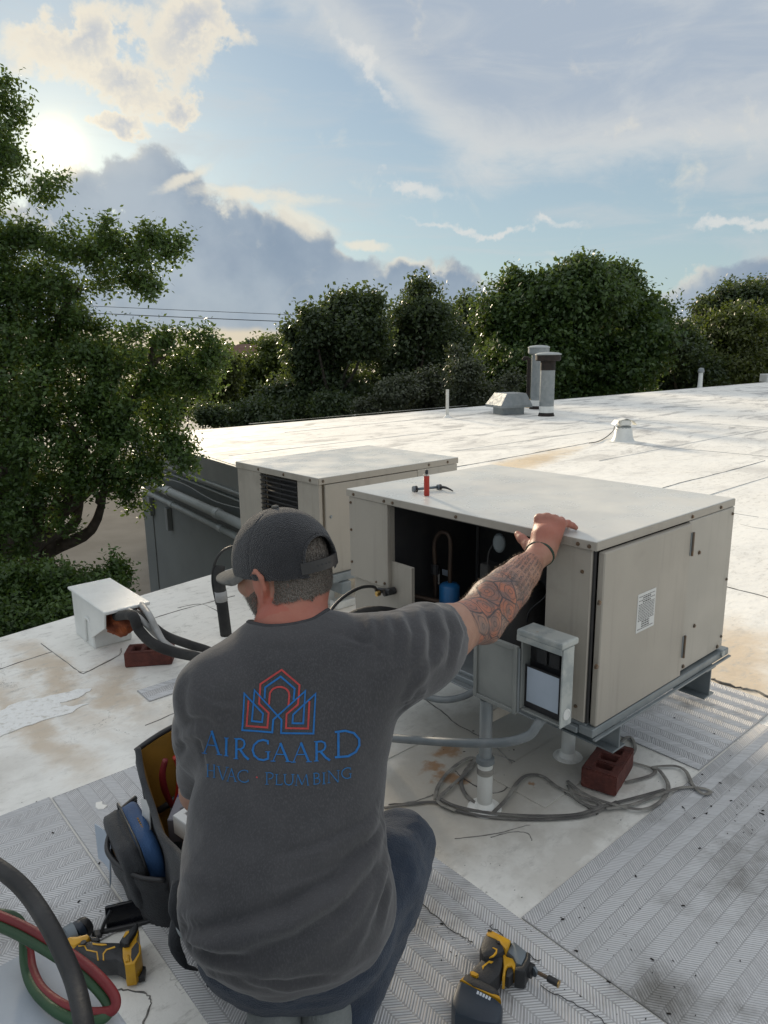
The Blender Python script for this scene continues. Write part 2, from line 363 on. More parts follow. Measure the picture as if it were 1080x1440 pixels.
M_bark = mat('bark', (0.055, 0.045, 0.036), 0.9, c2=(0.1, 0.085, 0.07), ns=9, bump=0.8, bs=25)
M_rust = mat('rusty_flue', (0.028, 0.02, 0.017), 0.75, 0.2, c2=(0.014, 0.012, 0.011), ns=12)
M_glass = mat('window_glass', (0.03, 0.035, 0.04), 0.12)
M_tile = mat('brown_roof_tiles', (0.14, 0.075, 0.055), 0.85, c2=(0.19, 0.11, 0.085), ns=3)
M_housewall = mat('pale_house_wall', (0.45, 0.43, 0.39), 0.85, c2=(0.4, 0.385, 0.35), ns=2)

# ------------------------------------------------------------------ ground, roof, building
def sheet(name, poly, z, m):
    me = bpy.data.meshes.new(name); me.from_pydata([(p[0], p[1], z) for p in poly], [], [tuple(range(len(poly)))])
    return link(name, me, m)
GZ = -4.2
M_ground = mat('dry_grass_ground', (0.055, 0.062, 0.03), 0.95, c2=(0.09, 0.085, 0.05), ns=0.15)
M_lot = mat('worn_asphalt', (0.06, 0.063, 0.064), 0.95, c2=(0.085, 0.088, 0.088), ns=0.7, spec=.08, dirt=(0.06, 0.06, 0.06), ds=0.5, dlo=0.55, dhi=0.75, bump=0.2, bs=30)
M_conc = mat('pale_concrete', (0.24, 0.235, 0.22), 0.9, c2=(0.18, 0.175, 0.165), ns=0.2)
M_line = mat('white_road_paint', (0.62, 0.62, 0.6), 0.8, c2=(0.4, 0.4, 0.39), ns=3)
struct(sheet('ground', [(-1500, -300), (1500, -300), (1500, 2500), (-1500, 2500)], GZ, M_ground))
struct(sheet('parking_lot', [(-40, -20), (6, -20), (6, 30), (-40, 34)], GZ+0.005, M_lot))
struct(sheet('far_pavement', [(-60, 44), (-4, 40), (0, 78), (-60, 90)], GZ+0.006, M_conc))
for k in range(6):
    p = np.array([-7.6, 8.2])+np.array([-1.1, 1.5])*k*1.25
    d1 = np.array([0.8, 0.6]); d2 = np.array([-0.6, 0.8])*0.06
    struct(sheet('parking_line', [p, p+d1*4.6, p+d1*4.6+d2, p+d2], GZ+0.010, M_line))

def roof_material():
    m = bpy.data.materials.new('white_roof_membrane'); m.use_nodes = True; T = NT(m.node_tree)
    oc = T.n('ShaderNodeTexCoord').outputs['Object']
    g = T.mapping(oc, tuple(A0), (0, 0, YAW), (1, 1, 1), 'TEXTURE')      # roof-grid coordinates
    b = T.n('ShaderNodeBsdfPrincipled'); out = T.n('ShaderNodeOutputMaterial'); T.t.links.new(b.outputs[0], out.inputs[0])
    c = T.mix(T.step(T.noise(g, 0.55, 6, 0.6), 0.35, 0.7), (0.865, 0.855, 0.81), (0.79, 0.775, 0.73))
    c = T.mix(T.step(T.noise(g, 5, 8, 0.68), 0.5, 0.78, 0, 0.5), c, (0.52, 0.505, 0.465))
    # old ponding dirt in long flakes, as the far roof shows
    pond = T.noise(T.mapping(g, (4, 1, 0), scale=(0.6, 1.5, 1)), 1.5, 9, 0.72, 0.8)
    farm = T.step(T.sep(oc)[1], 4.0, 12.0, 0.0, 1.0)
    c = T.mix(T.m('MULTIPLY', T.step(pond, 0.48, 0.64, 0, 0.7), farm), c, (0.27, 0.27, 0.275))
    fine = T.noise(g, 26, 6, 0.7)
    c = T.mix(T.step(fine, 0.56, 0.78, 0, 0.5), c, (0.45, 0.43, 0.395))
    # rusty and tea-coloured water stains, each with its own place and ragged rim
    gw = T.vm('ADD', g, T.vm('SCALE', T.vm('SUBTRACT', T.noise(g, 2.2, 6, 0.65, color=True), (.5, .5, .5)), scale=0.55))
    def stain(lst, colr, lo, hi, amt):
        nonlocal c
        e = T.maxx([T.blob(gw, l, r, a) for l, r, a in lst])
        e = T.m('ADD', e, T.m('MULTIPLY', T.m('SUBTRACT', T.noise(g, 7, 7, .65), .5), 0.55))
        c = T.mix(T.m('MULTIPLY', T.step(e, lo, hi), amt), c, colr)
    stain([((-0.98, 1.70), (0.13, 0.75), 3), ((-0.80, 2.05), (0.12, 0.85), 3), ((-0.62, 1.72), (0.12, 0.5), 0)], (0.52, 0.40, 0.27), 0.02, 0.9, 0.7)
    stain([((1.45, 0.35), (0.7, 0.5), 10), ((1.25, 0.15), (0.35, 0.3), 0)], (0.55, 0.41, 0.25), 0.1, 0.8, 0.7)
    stain([((5.0, 4.3), (3.2, 0.45), 12), ((3.2, 4.0), (1.4, 0.3), 0), ((3.0, 2.7), (0.9, 0.25), 20)], (0.60, 0.43, 0.22), 0.15, 0.8, 0.65)
    stain([((0.45, 1.95), (0.5, 0.4), 0), ((-0.2, 1.35), (0.35, 0.3), 0)], (0.55, 0.45, 0.33), 0.2, 0.8, 0.5)
    stain([((0.15, 0.42), (0.75, 0.55), 0), ((-.15, .35), (.45, .4), 0)], (0.36, 0.325, 0.27), 0.05, 0.7, 0.75)
    stain([((-.1, -.02), (.4, .12), 5), ((.2, .02), (.3, .1), 0), ((-1.4, 1.45), (.5, .25), 0), ((-.5, 1.3), (.4, .3), 20)], (0.5, 0.47, 0.42), 0.1, 0.7, 0.6)
    stain([((0.02, 0.5), (0.14, 0.1), 0), ((-.12, .42), (.1, .07), 0), ((.05, .22), (.04, .03), 0)], (0.32, 0.16, 0.06), 0.35, 0.8, 0.8)
    # hairline crazing and grime
    vc = T.n('ShaderNodeTexVoronoi', feature='DISTANCE_TO_EDGE'); T.set(vc.inputs['Vector'], T.vm('ADD', g, T.vm('SCALE', T.noise(g, 6, 5, .7, color=True), scale=.35))); vc.inputs['Scale'].default_value = 3.2
    c = T.mix(T.m('MULTIPLY', T.step(vc.outputs['Distance'], .012, .002), T.step(T.noise(g, 1.7, 4), .5, .66, 0, .6)), c, (0.26, 0.245, 0.215))
    c = T.mix(T.m('MULTIPLY', T.step(T.noise(T.mapping(g, scale=(1, 2.2, 1)), 11, 9, .74), .5, .7), T.step(T.noise(g, 1.1, 4), .34, .6, .35, .9)), c, (0.47, 0.455, 0.42))
    # specks
    vo = T.n('ShaderNodeTexVoronoi', feature='F1'); T.set(vo.inputs['Vector'], g); vo.inputs['Scale'].default_value = 16
    spk = T.m('MULTIPLY', T.step(vo.outputs['Distance'], 0.06, 0.03), T.step(T.noise(g, 3, 2), 0.5, 0.62))
    c = T.mix(T.m('MULTIPLY', spk, 0.75), c, (0.1, 0.09, 0.08))
    T.set(b.inputs['Base Color'], c)
    T.set(b.inputs['Roughness'], T.step(T.noise(g, 3, 6, .65), 0.3, 0.7, 0.6, 0.9))
    b.inputs['Specular IOR Level'].default_value = 0.3
    bp = T.n('ShaderNodeBump'); bp.inputs['Strength'].default_value = 0.35; bp.inputs['Distance'].default_value = 0.02
    T.set(bp.inputs['Height'], T.m('ADD', T.noise(g, 4.5, 8, 0.62), T.m('MULTIPLY', T.noise(g, 60, 4), 0.12)))
    T.t.links.new(bp.outputs[0], b.inputs['Normal'])
    MATS['roof'] = m; return m
M_roof = roof_material()
IN_ = (0.19, 5.66); FL = (-4.18, 12.05)
RP = [IN_, FL, (35, 44.7), (50, 20), (30, -25), (-25, -25), (-9.1, -5.63)]
g = G()
n = len(RP)
g.add([(p[0], p[1], 0) for p in RP]+[(p[0], p[1], -0.06) for p in RP], [tuple(range(n))]+[(i, (i+1) % n, (i+1) % n+n, i+n) for i in range(n)])
roof = struct(g.obj('roof', M_roof))
# lapped membrane sheets, seams and patches: real edges a few millimetres proud
def bead(pts, r=0.0022, grid=True):
    P = [rf(x, y, 0.0008) if grid else Vector((x, y, 0.0008)) for x, y in pts]
    Q, _ = crom(P, [1]*len(P), 6)
    Q = [q+Vector((random.uniform(-1, 1), random.uniform(-1, 1), 0))*r*1.2 for q in Q]
    return G().tube(Q, [r*random.uniform(0.6, 1.3) for _ in Q], 6).obj('seam', M_bead, roof)
def px_bead(pts, r=0.002): return bead([tuple(atz(*p)[:2]) for p in pts], r, False)
def patch(poly, th=0.0035, grid=True, name='membrane_patch'):
    P = [rf(*p) for p in poly] if grid else [Vector((p[0], p[1], 0)) for p in poly]
    return G().prism([(p.x, p.y) for p in P], 0.0006, th, 0.001).obj(name, M_roof, roof)
patch([tuple(atz(*p)[:2]) for p in [(58, 905), (66, 903), (150, 878), (170, 912), (168, 921), (125, 944), (112, 945)]], grid=False)
patch([tuple(atz(*p)[:2]) for p in [(1040, 737), (1084, 722), (1084, 745), (1060, 742)]], grid=False)
patch([(1.35, 1.2), (2.3, 1.25), (2.35, 2.0), (1.3, 1.95)])
patch([(-.34, 0.62), (0.05, 0.62), (0.07, 0.98), (-.33, 0.97)])
patch([(0.0, 0.33), (0.36, 0.33), (0.36, 0.13), (0.0, 0.12)])
px_bead([(0, 941), (60, 921), (150, 893), (240, 862), (330, 838)])
px_bead([(58, 905), (85, 925), (112, 945), (125, 944), (168, 921), (170, 912)])
px_bead([(985, 816), (1040, 830), (1085, 842)], .003)
px_bead([(1075, 648), (1040, 658), (990, 671), (960, 678), (930, 687)], .004)
px_bead([(827, 623), (790, 630), (720, 643), (640, 657)], .005)
px_bead([(205, 1020), (280, 990), (340, 972)]); 
px_bead([(575, 968), (620, 1000), (645, 1020), (690, 1045), (740, 1090), (800, 1120), (838, 1145)])
px_bead([(545, 1132), (580, 1128), (610, 1118)])
px_bead([(686, 1058), (735, 1080), (700, 1115), (660, 1100), (640, 1085)])
px_bead([(760, 1060), (808, 1078), (812, 1090), (790, 1108)], .0015)
px_bead([(150, 1395), (175, 1392), (205, 1398), (212, 1412), (200, 1440)], .0018)
px_bead([(250, 855), (285, 850), (318, 868)], .0018)
px_bead([(1000, 955), (1030, 966), (1060, 972), (1090, 985)], .006)
for pts in ([(640, 1180), (700, 1172), (745, 1160)], [(690, 1178), (720, 1170), (742, 1172), (748, 1182)], [(948, 1200), (946, 1160), (958, 1130)]):
    px_bead(pts, .0012)
M_seamfar = mat('weathered_lap_seam', (0.42, 0.41, 0.38), 0.8, c2=(0.68, 0.675, 0.64), ns=0.6, lo=0.42, hi=0.6)
for k in range(6):
    y = 1.9+k*1.85; x0 = random.uniform(2.5, 6); x1 = x0+random.uniform(4, 9)
    bead([(x0, y), ((x0+x1)/2, y+.03), (x1, y)], .0045).data.materials[0] = M_seamfar
for k in range(4):
    x = 4.2+k*3.4; y0 = random.uniform(-1, 1.5); bead([(x, y0), (x+.04, y0+2.5), (x, y0+5)], .0045).data.materials[0] = M_seamfar
# torn, flaking coat lying in the stain on the left
M_flake = mat('flaking_white_coat', (0.86, 0.86, 0.84), 0.75, c2=(0.6, 0.58, 0.53), ns=40, nd=7, lo=0.5, hi=0.75, bump=1.0, bs=45, bd=6)
fl = [(-6, 1003), (25, 988), (60, 981), (100, 972), (132, 969), (118, 978), (85, 990), (96, 994), (124, 989), (100, 1003), (60, 1015), (25, 1027), (-6, 1038)]
fp = []
for i, p in enumerate(fl):
    q = fl[(i+1) % len(fl)]
    for t in (0, .33, .66): fp.append((p[0]+(q[0]-p[0])*t+random.uniform(-3, 3), p[1]+(q[1]-p[1])*t+random.uniform(-1.6, 1.6)))
patch([tuple(atz(*p)[:2]) for p in fp], 0.004, False, 'flaking_coat').data.materials[0] = M_flake

# the wing of the building seen across the notch
bld = thing('building_wing', 'grey stucco building wing under the white roof, with two wall pipes', 'building', (IN_[0], IN_[1], GZ))
wd = Vector((FL[0]-IN_[0], FL[1]-IN_[1], 0)); wl = wd.length; ang_w = math.atan2(wd.y, wd.x)
WM = Matrix.Rotation(ang_w, 4, 'Z')
def wing(name, x0, x1, y0, y1, z0, z1, m, ch=0.004): return G().box(x0, x1, y0, y1, z0-GZ, z1-GZ, ch, WM).obj(name, m, bld)
wing('wall', 0.05, wl-0.05, -0.5, -0.06, GZ, -0.062, M_stucco)
e2 = Vector((14.93+4.18, 28-12.05, 0)).normalized()
fe = G().box(0, 40, -0.45, -0.06, 0, -0.062-GZ, 0.004, Matrix.Translation(wd) @ Matrix.Rotation(math.atan2(e2.y, e2.x), 4, 'Z')).obj('end_wall', M_stucco, bld)
e3 = Vector((-1.837-0.19, 3.191-5.66, 0)).normalized()
G().box(0, 12, 0.05, 0.4, 0, -0.062-GZ, 0.004, Matrix.Rotation(math.atan2(e3.y, e3.x), 4, 'Z')).obj('wall', M_stucco, bld)
wing('fascia', 0.0, wl+0.03, 0.005, 0.05, -0.30, -0.004, M_fascia)
wing('trim_ledge', 0.0, wl+0.03, -0.055, 0.08, -0.33, -0.303, M_pipegrey)
wing('trim_ledge', 0.0, wl+0.02, -0.055, 0.045, -0.43, -0.41, M_pipegrey)
wing('recessed_band', 0.05, wl-0.03, -0.055, 0.0, -0.405, -0.335, M_fascia)
for zz, yy, r in ((-0.66, 0.11, 0.062), (-0.86, 0.08, 0.045)):
    p = G().tube([(0.2, yy, zz-GZ), (wl-0.9, yy, zz-GZ), (wl-0.4, yy, zz-GZ)], r, 16, M=WM).obj('wall_pipe', M_pipegrey, bld, smooth=True)
    for x in (3.9, 5.8): G().tube([(x-.06, yy, zz-GZ), (x+.06, yy, zz-GZ)], r*1.16, 16, M=WM).obj('pipe_coupling', M_pipegrey, p, auto=40)
G().tube([(3.0, .02, -.48-GZ), (4.2, .02, -.56-GZ), (5.4, .02, -.50-GZ), (6.6, .02, -.55-GZ)], .008, 6, 6, M=WM).obj('cable', M_ltgrey, bld)
wing('wall_box', 6.3, 6.42, -0.055, 0.02, -1.38, -1.02, M_fascia)
wing('wall_box', 7.2, 7.32, -0.055, 0.02, -1.30, -1.0, M_fascia)

# ------------------------------------------------------------------ walkway pads with herringbone ribs
M_pad = mat('walkway_pad', (0.37, 0.37, 0.375), 0.9, c2=(0.44, 0.44, 0.445), ns=2.4, nd=6, spec=.12, dirt=(0.17, 0.165, 0.155), ds=3.2, dlo=0.5, dhi=0.75)
M_rib = mat('walkway_pad_rib', (0.70, 0.70, 0.705), 0.9, c2=(0.57, 0.57, 0.575), ns=2.4, nd=6, spec=.12, dirt=(0.30, 0.29, 0.275), ds=3.2, dlo=0.5, dhi=0.75)
def pad(label, x0, x1, y0, y1, along, cw=0.034, pitch=0.0076):
    th = 0.0045
    root = thing('walkway_pad', label, 'walkway pad', rf(x0, y0), YAW, 'herringbone walkway pads on the roof')
    w, l = x1-x0, y1-y0
    G().box(0, w, 0, l, 0.001, th, 0.0015).obj('base_sheet', M_pad, root)
    L, Wd = (w, l) if along == 'x' else (l, w)
    V = []; F = []; ncol = max(1, int(Wd/cw)); cwr = Wd/ncol
    wob = rng.normal(0, 1, ncol)
    for ci in range(ncol):
        s = 1 if ci % 2 else -1
        ts = np.arange(-cwr*.34, L+cwr*.34, pitch)+wob[ci]*0.003
        for t in ts:
            a = np.array([t-s*cwr*0.34, ci*cwr+0.001]); b = np.array([t+s*cwr*0.34, (ci+1)*cwr-0.001])
            f0, f1 = sorted(((0.003-a[0])/(b[0]-a[0]), (L-0.003-a[0])/(b[0]-a[0])))
            f0, f1 = max(f0, 0), min(f1, 1)
            if f1-f0 < 0.15: continue
            a, b = a+(b-a)*f0, a+(b-a)*f1
            h = 0.0019*rng.uniform(0.3, 1.25); d = b-a; d = d/max(np.hypot(*d), 1e-6); nn = np.array([-d[1], d[0]])*pitch*0.27
            o = len(V)
            for q, z in ((a+nn, th-2e-4), (a-nn, th-2e-4), (b-nn, th-2e-4), (b+nn, th-2e-4), (a+d*.003, th+h), (b-d*.003, th+h)):
                V.append((q[0], q[1], z) if along == 'x' else (q[1], q[0], z))
            F += [(o, o+4, o+5, o+3), (o+1, o+2, o+5, o+4), (o, o+1, o+4, o+4), (o+2, o+3, o+5, o+5)]
    V = np.array(V); F = np.array(F)
    me = bpy.data.meshes.new('rib'); me.from_pydata(V.tolist(), [], [tuple(dict.fromkeys(f)) for f in F.tolist()])
    o = link('ribs', me, M_rib, root); o['kind'] = 'stuff'
    return root
pad('ribbed grey walkway pad running under the kneeling worker and tool bag', -1.06, -0.385, -0.62, 1.14, 'y')
pad('wide ribbed walkway pad with dark stains at the lower right, right of the impact driver', -0.38, 0.95, -1.05, -0.095, 'x')
pad('ribbed walkway pad behind the open unit at the right edge of the roof', 0.515, 1.15, -0.088, 0.95, 'y')
pad('ribbed walkway pad at the left edge, beyond the coloured hoses', -2.1, -1.066, 0.50, 1.15, 'x')
pad('small ribbed pad offcut on the bare roof near the left brick', -0.588, -0.30, 1.535, 1.655, 'x')
patch([(-.98, 1.0), (-.972, 1.022), (-0.955, 1.015), (-.96, 1.0), (-.95, .985), (-.965, .975), (-.978, .985)], 0.008)
for pts in ([(555, 1235), (590, 1270), (640, 1310), (665, 1325)], [(760, 1388), (820, 1418), (860, 1445)], [(690, 1300), (720, 1330), (760, 1352)]): 
    P = [Vector(atz(*p, 0.0072)) for p in pts]; Q, _ = crom(P, [1]*len(P), 9)
    G().tube([q+Vector((random.uniform(-1, 1), random.uniform(-1, 1), 0))*.005 for q in Q], .0009, 5).obj('crack', M_rubber, roof)

# leaf litter and crumbs
V = []; F = []
def crumb(p, s):
    o = len(V); a = random.uniform(0, PI); c, sn = math.cos(a), math.sin(a)
    for x, y, z in ((-1, -.4, 0), (1, -.3, 0), (.8, .4, 0), (-.7, .5, 0), (.1, 0, .5)):
        V.append((p[0]+(x*c-y*sn)*s, p[1]+(x*sn+y*c)*s, p[2]+z*s))
    for k in range(4): F.append((o+k, o+(k+1) % 4, o+4))
for px, py, sp, cnt in ((1045, 1135, 45, 46), (960, 1130, 90, 30), (780, 1270, 170, 26), (900, 1350, 170, 40), (660, 1060, 60, 20), (850, 1080, 90, 20), (150, 1230, 80, 14), (60, 1150, 70, 8), (640, 1330, 60, 16), (980, 1010, 60, 12)):
    for k in range(cnt):
        q = atz(px+random.gauss(0, sp*.5), py+random.gauss(0, sp*.4))
        crumb((q[0], q[1], 0.0068), random.choice((.0012, .0016, .002, .0028)) if k % 9 else .005)
me = bpy.data.meshes.new('leaf_litter'); me.from_pydata(V, [], F)
o = link('leaf_litter', me, mat('dark_leaf_litter', (0.02, 0.017, 0.014), 0.9)); o['kind'] = 'stuff'; o['label'] = 'dark crumbs and dead leaf bits scattered on the roof'; o['category'] = 'leaf litter'

# ------------------------------------------------------------------ trees
def leaf_mat(name, dark, light, tr=0.35):
    m = bpy.data.materials.new(name); m.use_nodes = True; T = NT(m.node_tree)
    at_ = T.n('ShaderNodeAttribute', attribute_name='tint')
    c = T.mix(at_.outputs['Fac'], dark, light)
    p = T.n('ShaderNodeBsdfPrincipled'); T.set(p.inputs['Base Color'], c); p.inputs['Roughness'].default_value = 0.45
    t = T.n('ShaderNodeBsdfTranslucent'); T.set(t.inputs[0], T.mix(0.6, c, (0.15, 0.20, 0.025)))
    mx = T.n('ShaderNodeMixShader'); mx.inputs[0].default_value = tr
    T.t.links.new(p.outputs[0], mx.inputs[1]); T.t.links.new(t.outputs[0], mx.inputs[2])
    T.t.links.new(mx.outputs[0], T.n('ShaderNodeOutputMaterial').inputs[0]); return m
LM = {'oak': leaf_mat('oak_leaves', (0.028, 0.062, 0.016), (0.095, 0.17, 0.034)),
      'dark': leaf_mat('dark_leaves', (0.034, 0.058, 0.028), (0.082, 0.115, 0.05)),
      'dome': leaf_mat('ficus_leaves', (0.03, 0.068, 0.02), (0.095, 0.16, 0.04)),
      'olive': leaf_mat('olive_leaves', (0.04, 0.058, 0.014), (0.12, 0.14, 0.03)),
      'silver': leaf_mat('silver_leaves', (0.05, 0.062, 0.04), (0.14, 0.155, 0.10), 0.25),
      'bright': leaf_mat('bright_leaves', (0.035, 0.06, 0.012), (0.13, 0.17, 0.03))}
def leaves(clumps, ntw, npt, sig, size, seed, aspect=0.5):
    """clumps: (centre, radii); twigs are spread through them, leaves round each twig"""
    r = np.random.default_rng(seed)
    w = np.array([(c[1][0]*c[1][2]) for c in clumps]); w = w/w.sum()
    ns = max(len(clumps), ntw//16)
    k = r.choice(len(clumps), ns, p=w)
    C = np.array([c[0] for c in clumps])[k]; Rr = np.array([c[1] for c in clumps])[k]
    d = r.normal(size=(ns, 3)); d /= np.linalg.norm(d, axis=1)[:, None]
    tuft = C+d*Rr*(r.random(ns)**0.4*(0.80+0.2*r.random(ns)))[:, None]      # leaf tufts, twigs gathered round them
    kk = r.integers(0, ns, ntw); d = d[kk]
    tw = tuft[kk]+np.clip(r.normal(size=(ntw, 3)), -1.6, 1.6)*(Rr[kk].min(1)*0.18)[:, None]*np.array([1.15, 1.15, 0.7])
    tt = r.random(ntw)
    Pn = np.repeat(tw, npt, 0); dn = np.repeat(d, npt, 0); N = len(Pn)
    ax = r.normal(size=(ntw, 3))+d*0.9; ax /= np.linalg.norm(ax, axis=1)[:, None]
    axn = np.repeat(ax, npt, 0)
    Pn = Pn+axn*(np.clip(r.normal(size=N), -1.5, 1.5)*sig*1.5)[:, None]+np.clip(r.normal(size=(N, 3)), -1.5, 1.5)*sig*0.6
    nrm = r.normal(size=(N, 3))*0.8+dn*0.6+np.array([0, 0, 0.55]); nrm /= np.linalg.norm(nrm, axis=1)[:, None]
    t = r.normal(size=(N, 3))+axn*0.8+np.array([0, 0, -0.15]); t -= nrm*(t*nrm).sum(1)[:, None]; t /= np.linalg.norm(t, axis=1)[:, None]
    b = np.cross(nrm, t); L = size*(0.65+0.7*r.random(N))[:, None]; Wd = L*aspect
    V = np.stack([Pn-t*L*.5, Pn+b*Wd*.5-t*L*.05, Pn+t*L*.5-nrm*L*.08, Pn-b*Wd*.5-t*L*.05], 1).reshape(-1, 3)
    F = np.arange(N*4).reshape(-1, 4)
    tint = np.clip(0.55*np.repeat(tt, npt)+0.45*r.random(N), 0, 1)**1.4
    return V, F, np.repeat(tint, 4)
def crown_mesh(clumps, ntw, npt, sig, size, seed, aspect, core=True):
    """outer leaf tufts plus the coarser, closed foliage further in"""
    V, F, t = leaves(clumps, ntw, npt, sig, size, seed, aspect)
    if not core: return V, F, t
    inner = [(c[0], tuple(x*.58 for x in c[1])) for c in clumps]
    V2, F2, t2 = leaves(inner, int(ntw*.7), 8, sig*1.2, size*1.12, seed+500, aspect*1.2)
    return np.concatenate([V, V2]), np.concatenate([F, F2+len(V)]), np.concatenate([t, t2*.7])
def tree(name, label, cat, base, clumps, kind, ntw, npt, sig, size, seed, trunk_r=0.2, limbs=8, group=None, tone=0.0, aspect=0.5):
    base = Vector(base)
    root = thing(name, label, cat, base, 0, group)
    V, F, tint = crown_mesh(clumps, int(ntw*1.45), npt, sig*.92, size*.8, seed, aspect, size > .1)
    me = np_mesh('crown', V-np.array(base), F, False)
    a = me.attributes.new('tint', 'FLOAT', 'POINT'); a.data.foreach_set('value', tint.astype(np.float32)) if len(me.vertices) == len(tint) else None
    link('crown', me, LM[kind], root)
    r = random.Random(seed)
    cc = sum((Vector(c[0]) for c in clumps), Vector())/len(clumps)
    top = Vector((cc.x, cc.y, cc.z))-base
    fork = Vector((top.x*0.5, top.y*0.5, max(top.z*0.45, .3)))
    g = G().tube([(0, 0, 0), fork*0.5+Vector((r.uniform(-.2, .2)*trunk_r*4, 0, 0)), fork], [trunk_r*1.25, trunk_r, trunk_r*0.8], 10, 6)
    g.obj('trunk', M_bark, root, smooth=True)
    g = G()
    order = sorted(range(len(clumps)), key=lambda i: -clumps[i][1][0])[:limbs]
    for i in order:
        e = Vector(clumps[i][0])-base; mid = (fork+e)*0.5+Vector((r.uniform(-.3, .3), r.uniform(-.3, .3), r.uniform(0, .4)))*trunk_r*4
        q1 = fork.lerp(e, .3)+Vector((r.uniform(-.3, .3), r.uniform(-.3, .3), r.uniform(-.1, .4)))*trunk_r*3
        g.tube([fork*0.96, q1, mid, e], [trunk_r*0.5, trunk_r*0.34, trunk_r*0.2, trunk_r*0.06], 7, 5)
        for q in range(4):
            d = Vector((r.gauss(0, 1), r.gauss(0, 1), r.gauss(0.2, .7))).normalized()*clumps[i][1][2]*0.7
            g.tube([mid.lerp(e, .5+.12*q), mid.lerp(e, .6+.12*q)+d*.55, mid.lerp(e, .6+.12*q)+d], [trunk_r*.14, trunk_r*.09, trunk_r*.03], 5, 3)
    g.obj('limbs', M_bark, root, smooth=True)
    return root
def cl(px, py, rx, ry, Y, dp=1.0):
    k = Y/FPX*(1.03 if Y < 12 else 0.92)
    return (aty(px, py, Y), (rx*k, (rx+ry)*0.5*k*dp, ry*k))
LT = [(2, 140, 26, 32, 8.4), (12, 200, 32, 36, 8.2), (62, 258, 30, 18, 8.0), (5, 258, 36, 22, 8.1), (-70, 200, 60, 110, 8.6), (22, 335, 44, 20, 8.0), (100, 345, 46, 22, 7.8), (165, 338, 44, 28, 7.7), (212, 345, 34, 20, 7.6), (246, 350, 22, 11, 7.5), (178, 385, 42, 26, 7.7),
      (206, 405, 16, 14, 7.6), (100, 400, 60, 36, 7.9), (10, 400, 70, 50, 8.0), (25, 470, 80, 45, 7.8), (100, 455, 50, 32, 7.9), (60, 545, 92, 70, 7.6), (150, 505, 52, 40, 7.7), (225, 475, 56, 28, 7.9), (278, 478, 30, 22, 8.0), (262, 520, 48, 36, 8.2), (190, 560, 66, 44, 7.8), (300, 500, 16, 16, 8.0),
      (110, 610, 84, 56, 7.5), (40, 630, 70, 50, 7.3), (200, 610, 50, 36, 7.7), (150, 665, 60, 28, 7.5), (232, 628, 34, 24, 7.6), (262, 648, 22, 18, 7.5), (215, 655, 30, 20, 7.6), (180, 705, 20, 24, 7.4), (205, 722, 12, 6, 7.35), (60, 700, 56, 34, 7.3), (95, 745, 24, 30, 7.2), (20, 735, 40, 42, 7.2),
      (20, 780, 26, 22, 7.1), (-90, 380, 110, 120, 8.4), (-90, 560, 120, 140, 8.0), (-90, 720, 90, 80, 7.6), (-40, 300, 60, 60, 8.3)]
tree('oak_tree', 'large leafy tree rising beside the roof at the left edge, sun behind it', 'tree', (-5.6, 8.8, GZ), [cl(*c, 1.3) for c in LT], 'oak', 9800, 11, 0.075, 0.064, 3, 0.3, 16)
LS = [(40, 825, 62, 36, 5.2), (110, 835, 50, 36, 5.3), (158, 812, 22, 24, 5.5), (20, 872, 40, 24, 4.9), (85, 868, 46, 22, 4.95), (175, 830, 14, 20, 5.4), (-40, 850, 60, 60, 5.2), (150, 850, 26, 26, 5.3), (60, 900, 60, 30, 5.2), (130, 890, 40, 30, 5.3)]
tree('shrub_tree', 'dark green bushy treetop just below the left roof edge, behind the white pipe hood', 'tree', (-2.9, 5.6, GZ), [cl(*c, 1.0) for c in LS], 'oak', 2600, 11, 0.06, 0.05, 5, 0.12, 6)
tg = 'trees beyond the flat roof'
def T(name, label, lst, Y, kind, ntw, npt, sig, size, seed, tr=0.25, dp=1.0, asp=0.55):
    cs = [cl(*c, Y+(i % 3-1)*0.03*Y, dp) for i, c in enumerate(lst)]
    m = np.mean([c[0] for c in cs], 0)
    return tree(name, label, 'tree', (m[0], m[1]+0.5, GZ), cs, kind, ntw, npt, sig, size, seed, tr, 8, tg, aspect=asp)
T('round_tree', 'tall round-crowned deep green tree behind the flue pipes', [(800, 425, 100, 56), (722, 445, 56, 56), (885, 445, 56, 56), (760, 505, 96, 66), (862, 510, 82, 60), (694, 515, 46, 56), (812, 388, 56, 24), (745, 408, 48, 32), (860, 396, 44, 24), (920, 480, 34, 46), (790, 560, 120, 40)], 33, 'dome', 7000, 10, 0.26, 0.25, 11, .45)
T('dark_tree', 'dark tree with airy pointed top, left of centre behind the roof', [(440, 455, 26, 22), (486, 432, 34, 20), (470, 480, 60, 36), (525, 425, 14, 12), (430, 500, 34, 30), (455, 545, 66, 44), (510, 470, 34, 40), (410, 470, 12, 10), (400, 565, 40, 30)], 26, 'dark', 3400, 9, 0.22, 0.18, 12, .25)
T('dark_tree', 'dark rounded tree between the airy tree and the big round one', [(592, 440, 50, 36), (560, 490, 62, 56), (622, 490, 46, 56), (590, 405, 26, 12), (540, 550, 80, 44), (630, 545, 60, 40)], 29, 'dark', 3600, 10, 0.22, 0.19, 13, .3)
T('dark_tree', 'dark low tree filling the dip left of the big round tree', [(655, 455, 30, 36), (660, 500, 36, 60), (640, 540, 50, 40)], 38, 'dark', 1600, 9, 0.26, 0.24, 14)
T('dark_tree', 'dark low tree in the dip right of the big round tree', [(955, 485, 40, 40), (970, 520, 46, 36), (940, 530, 40, 40)], 40, 'dark', 1600, 9, 0.26, 0.24, 15)
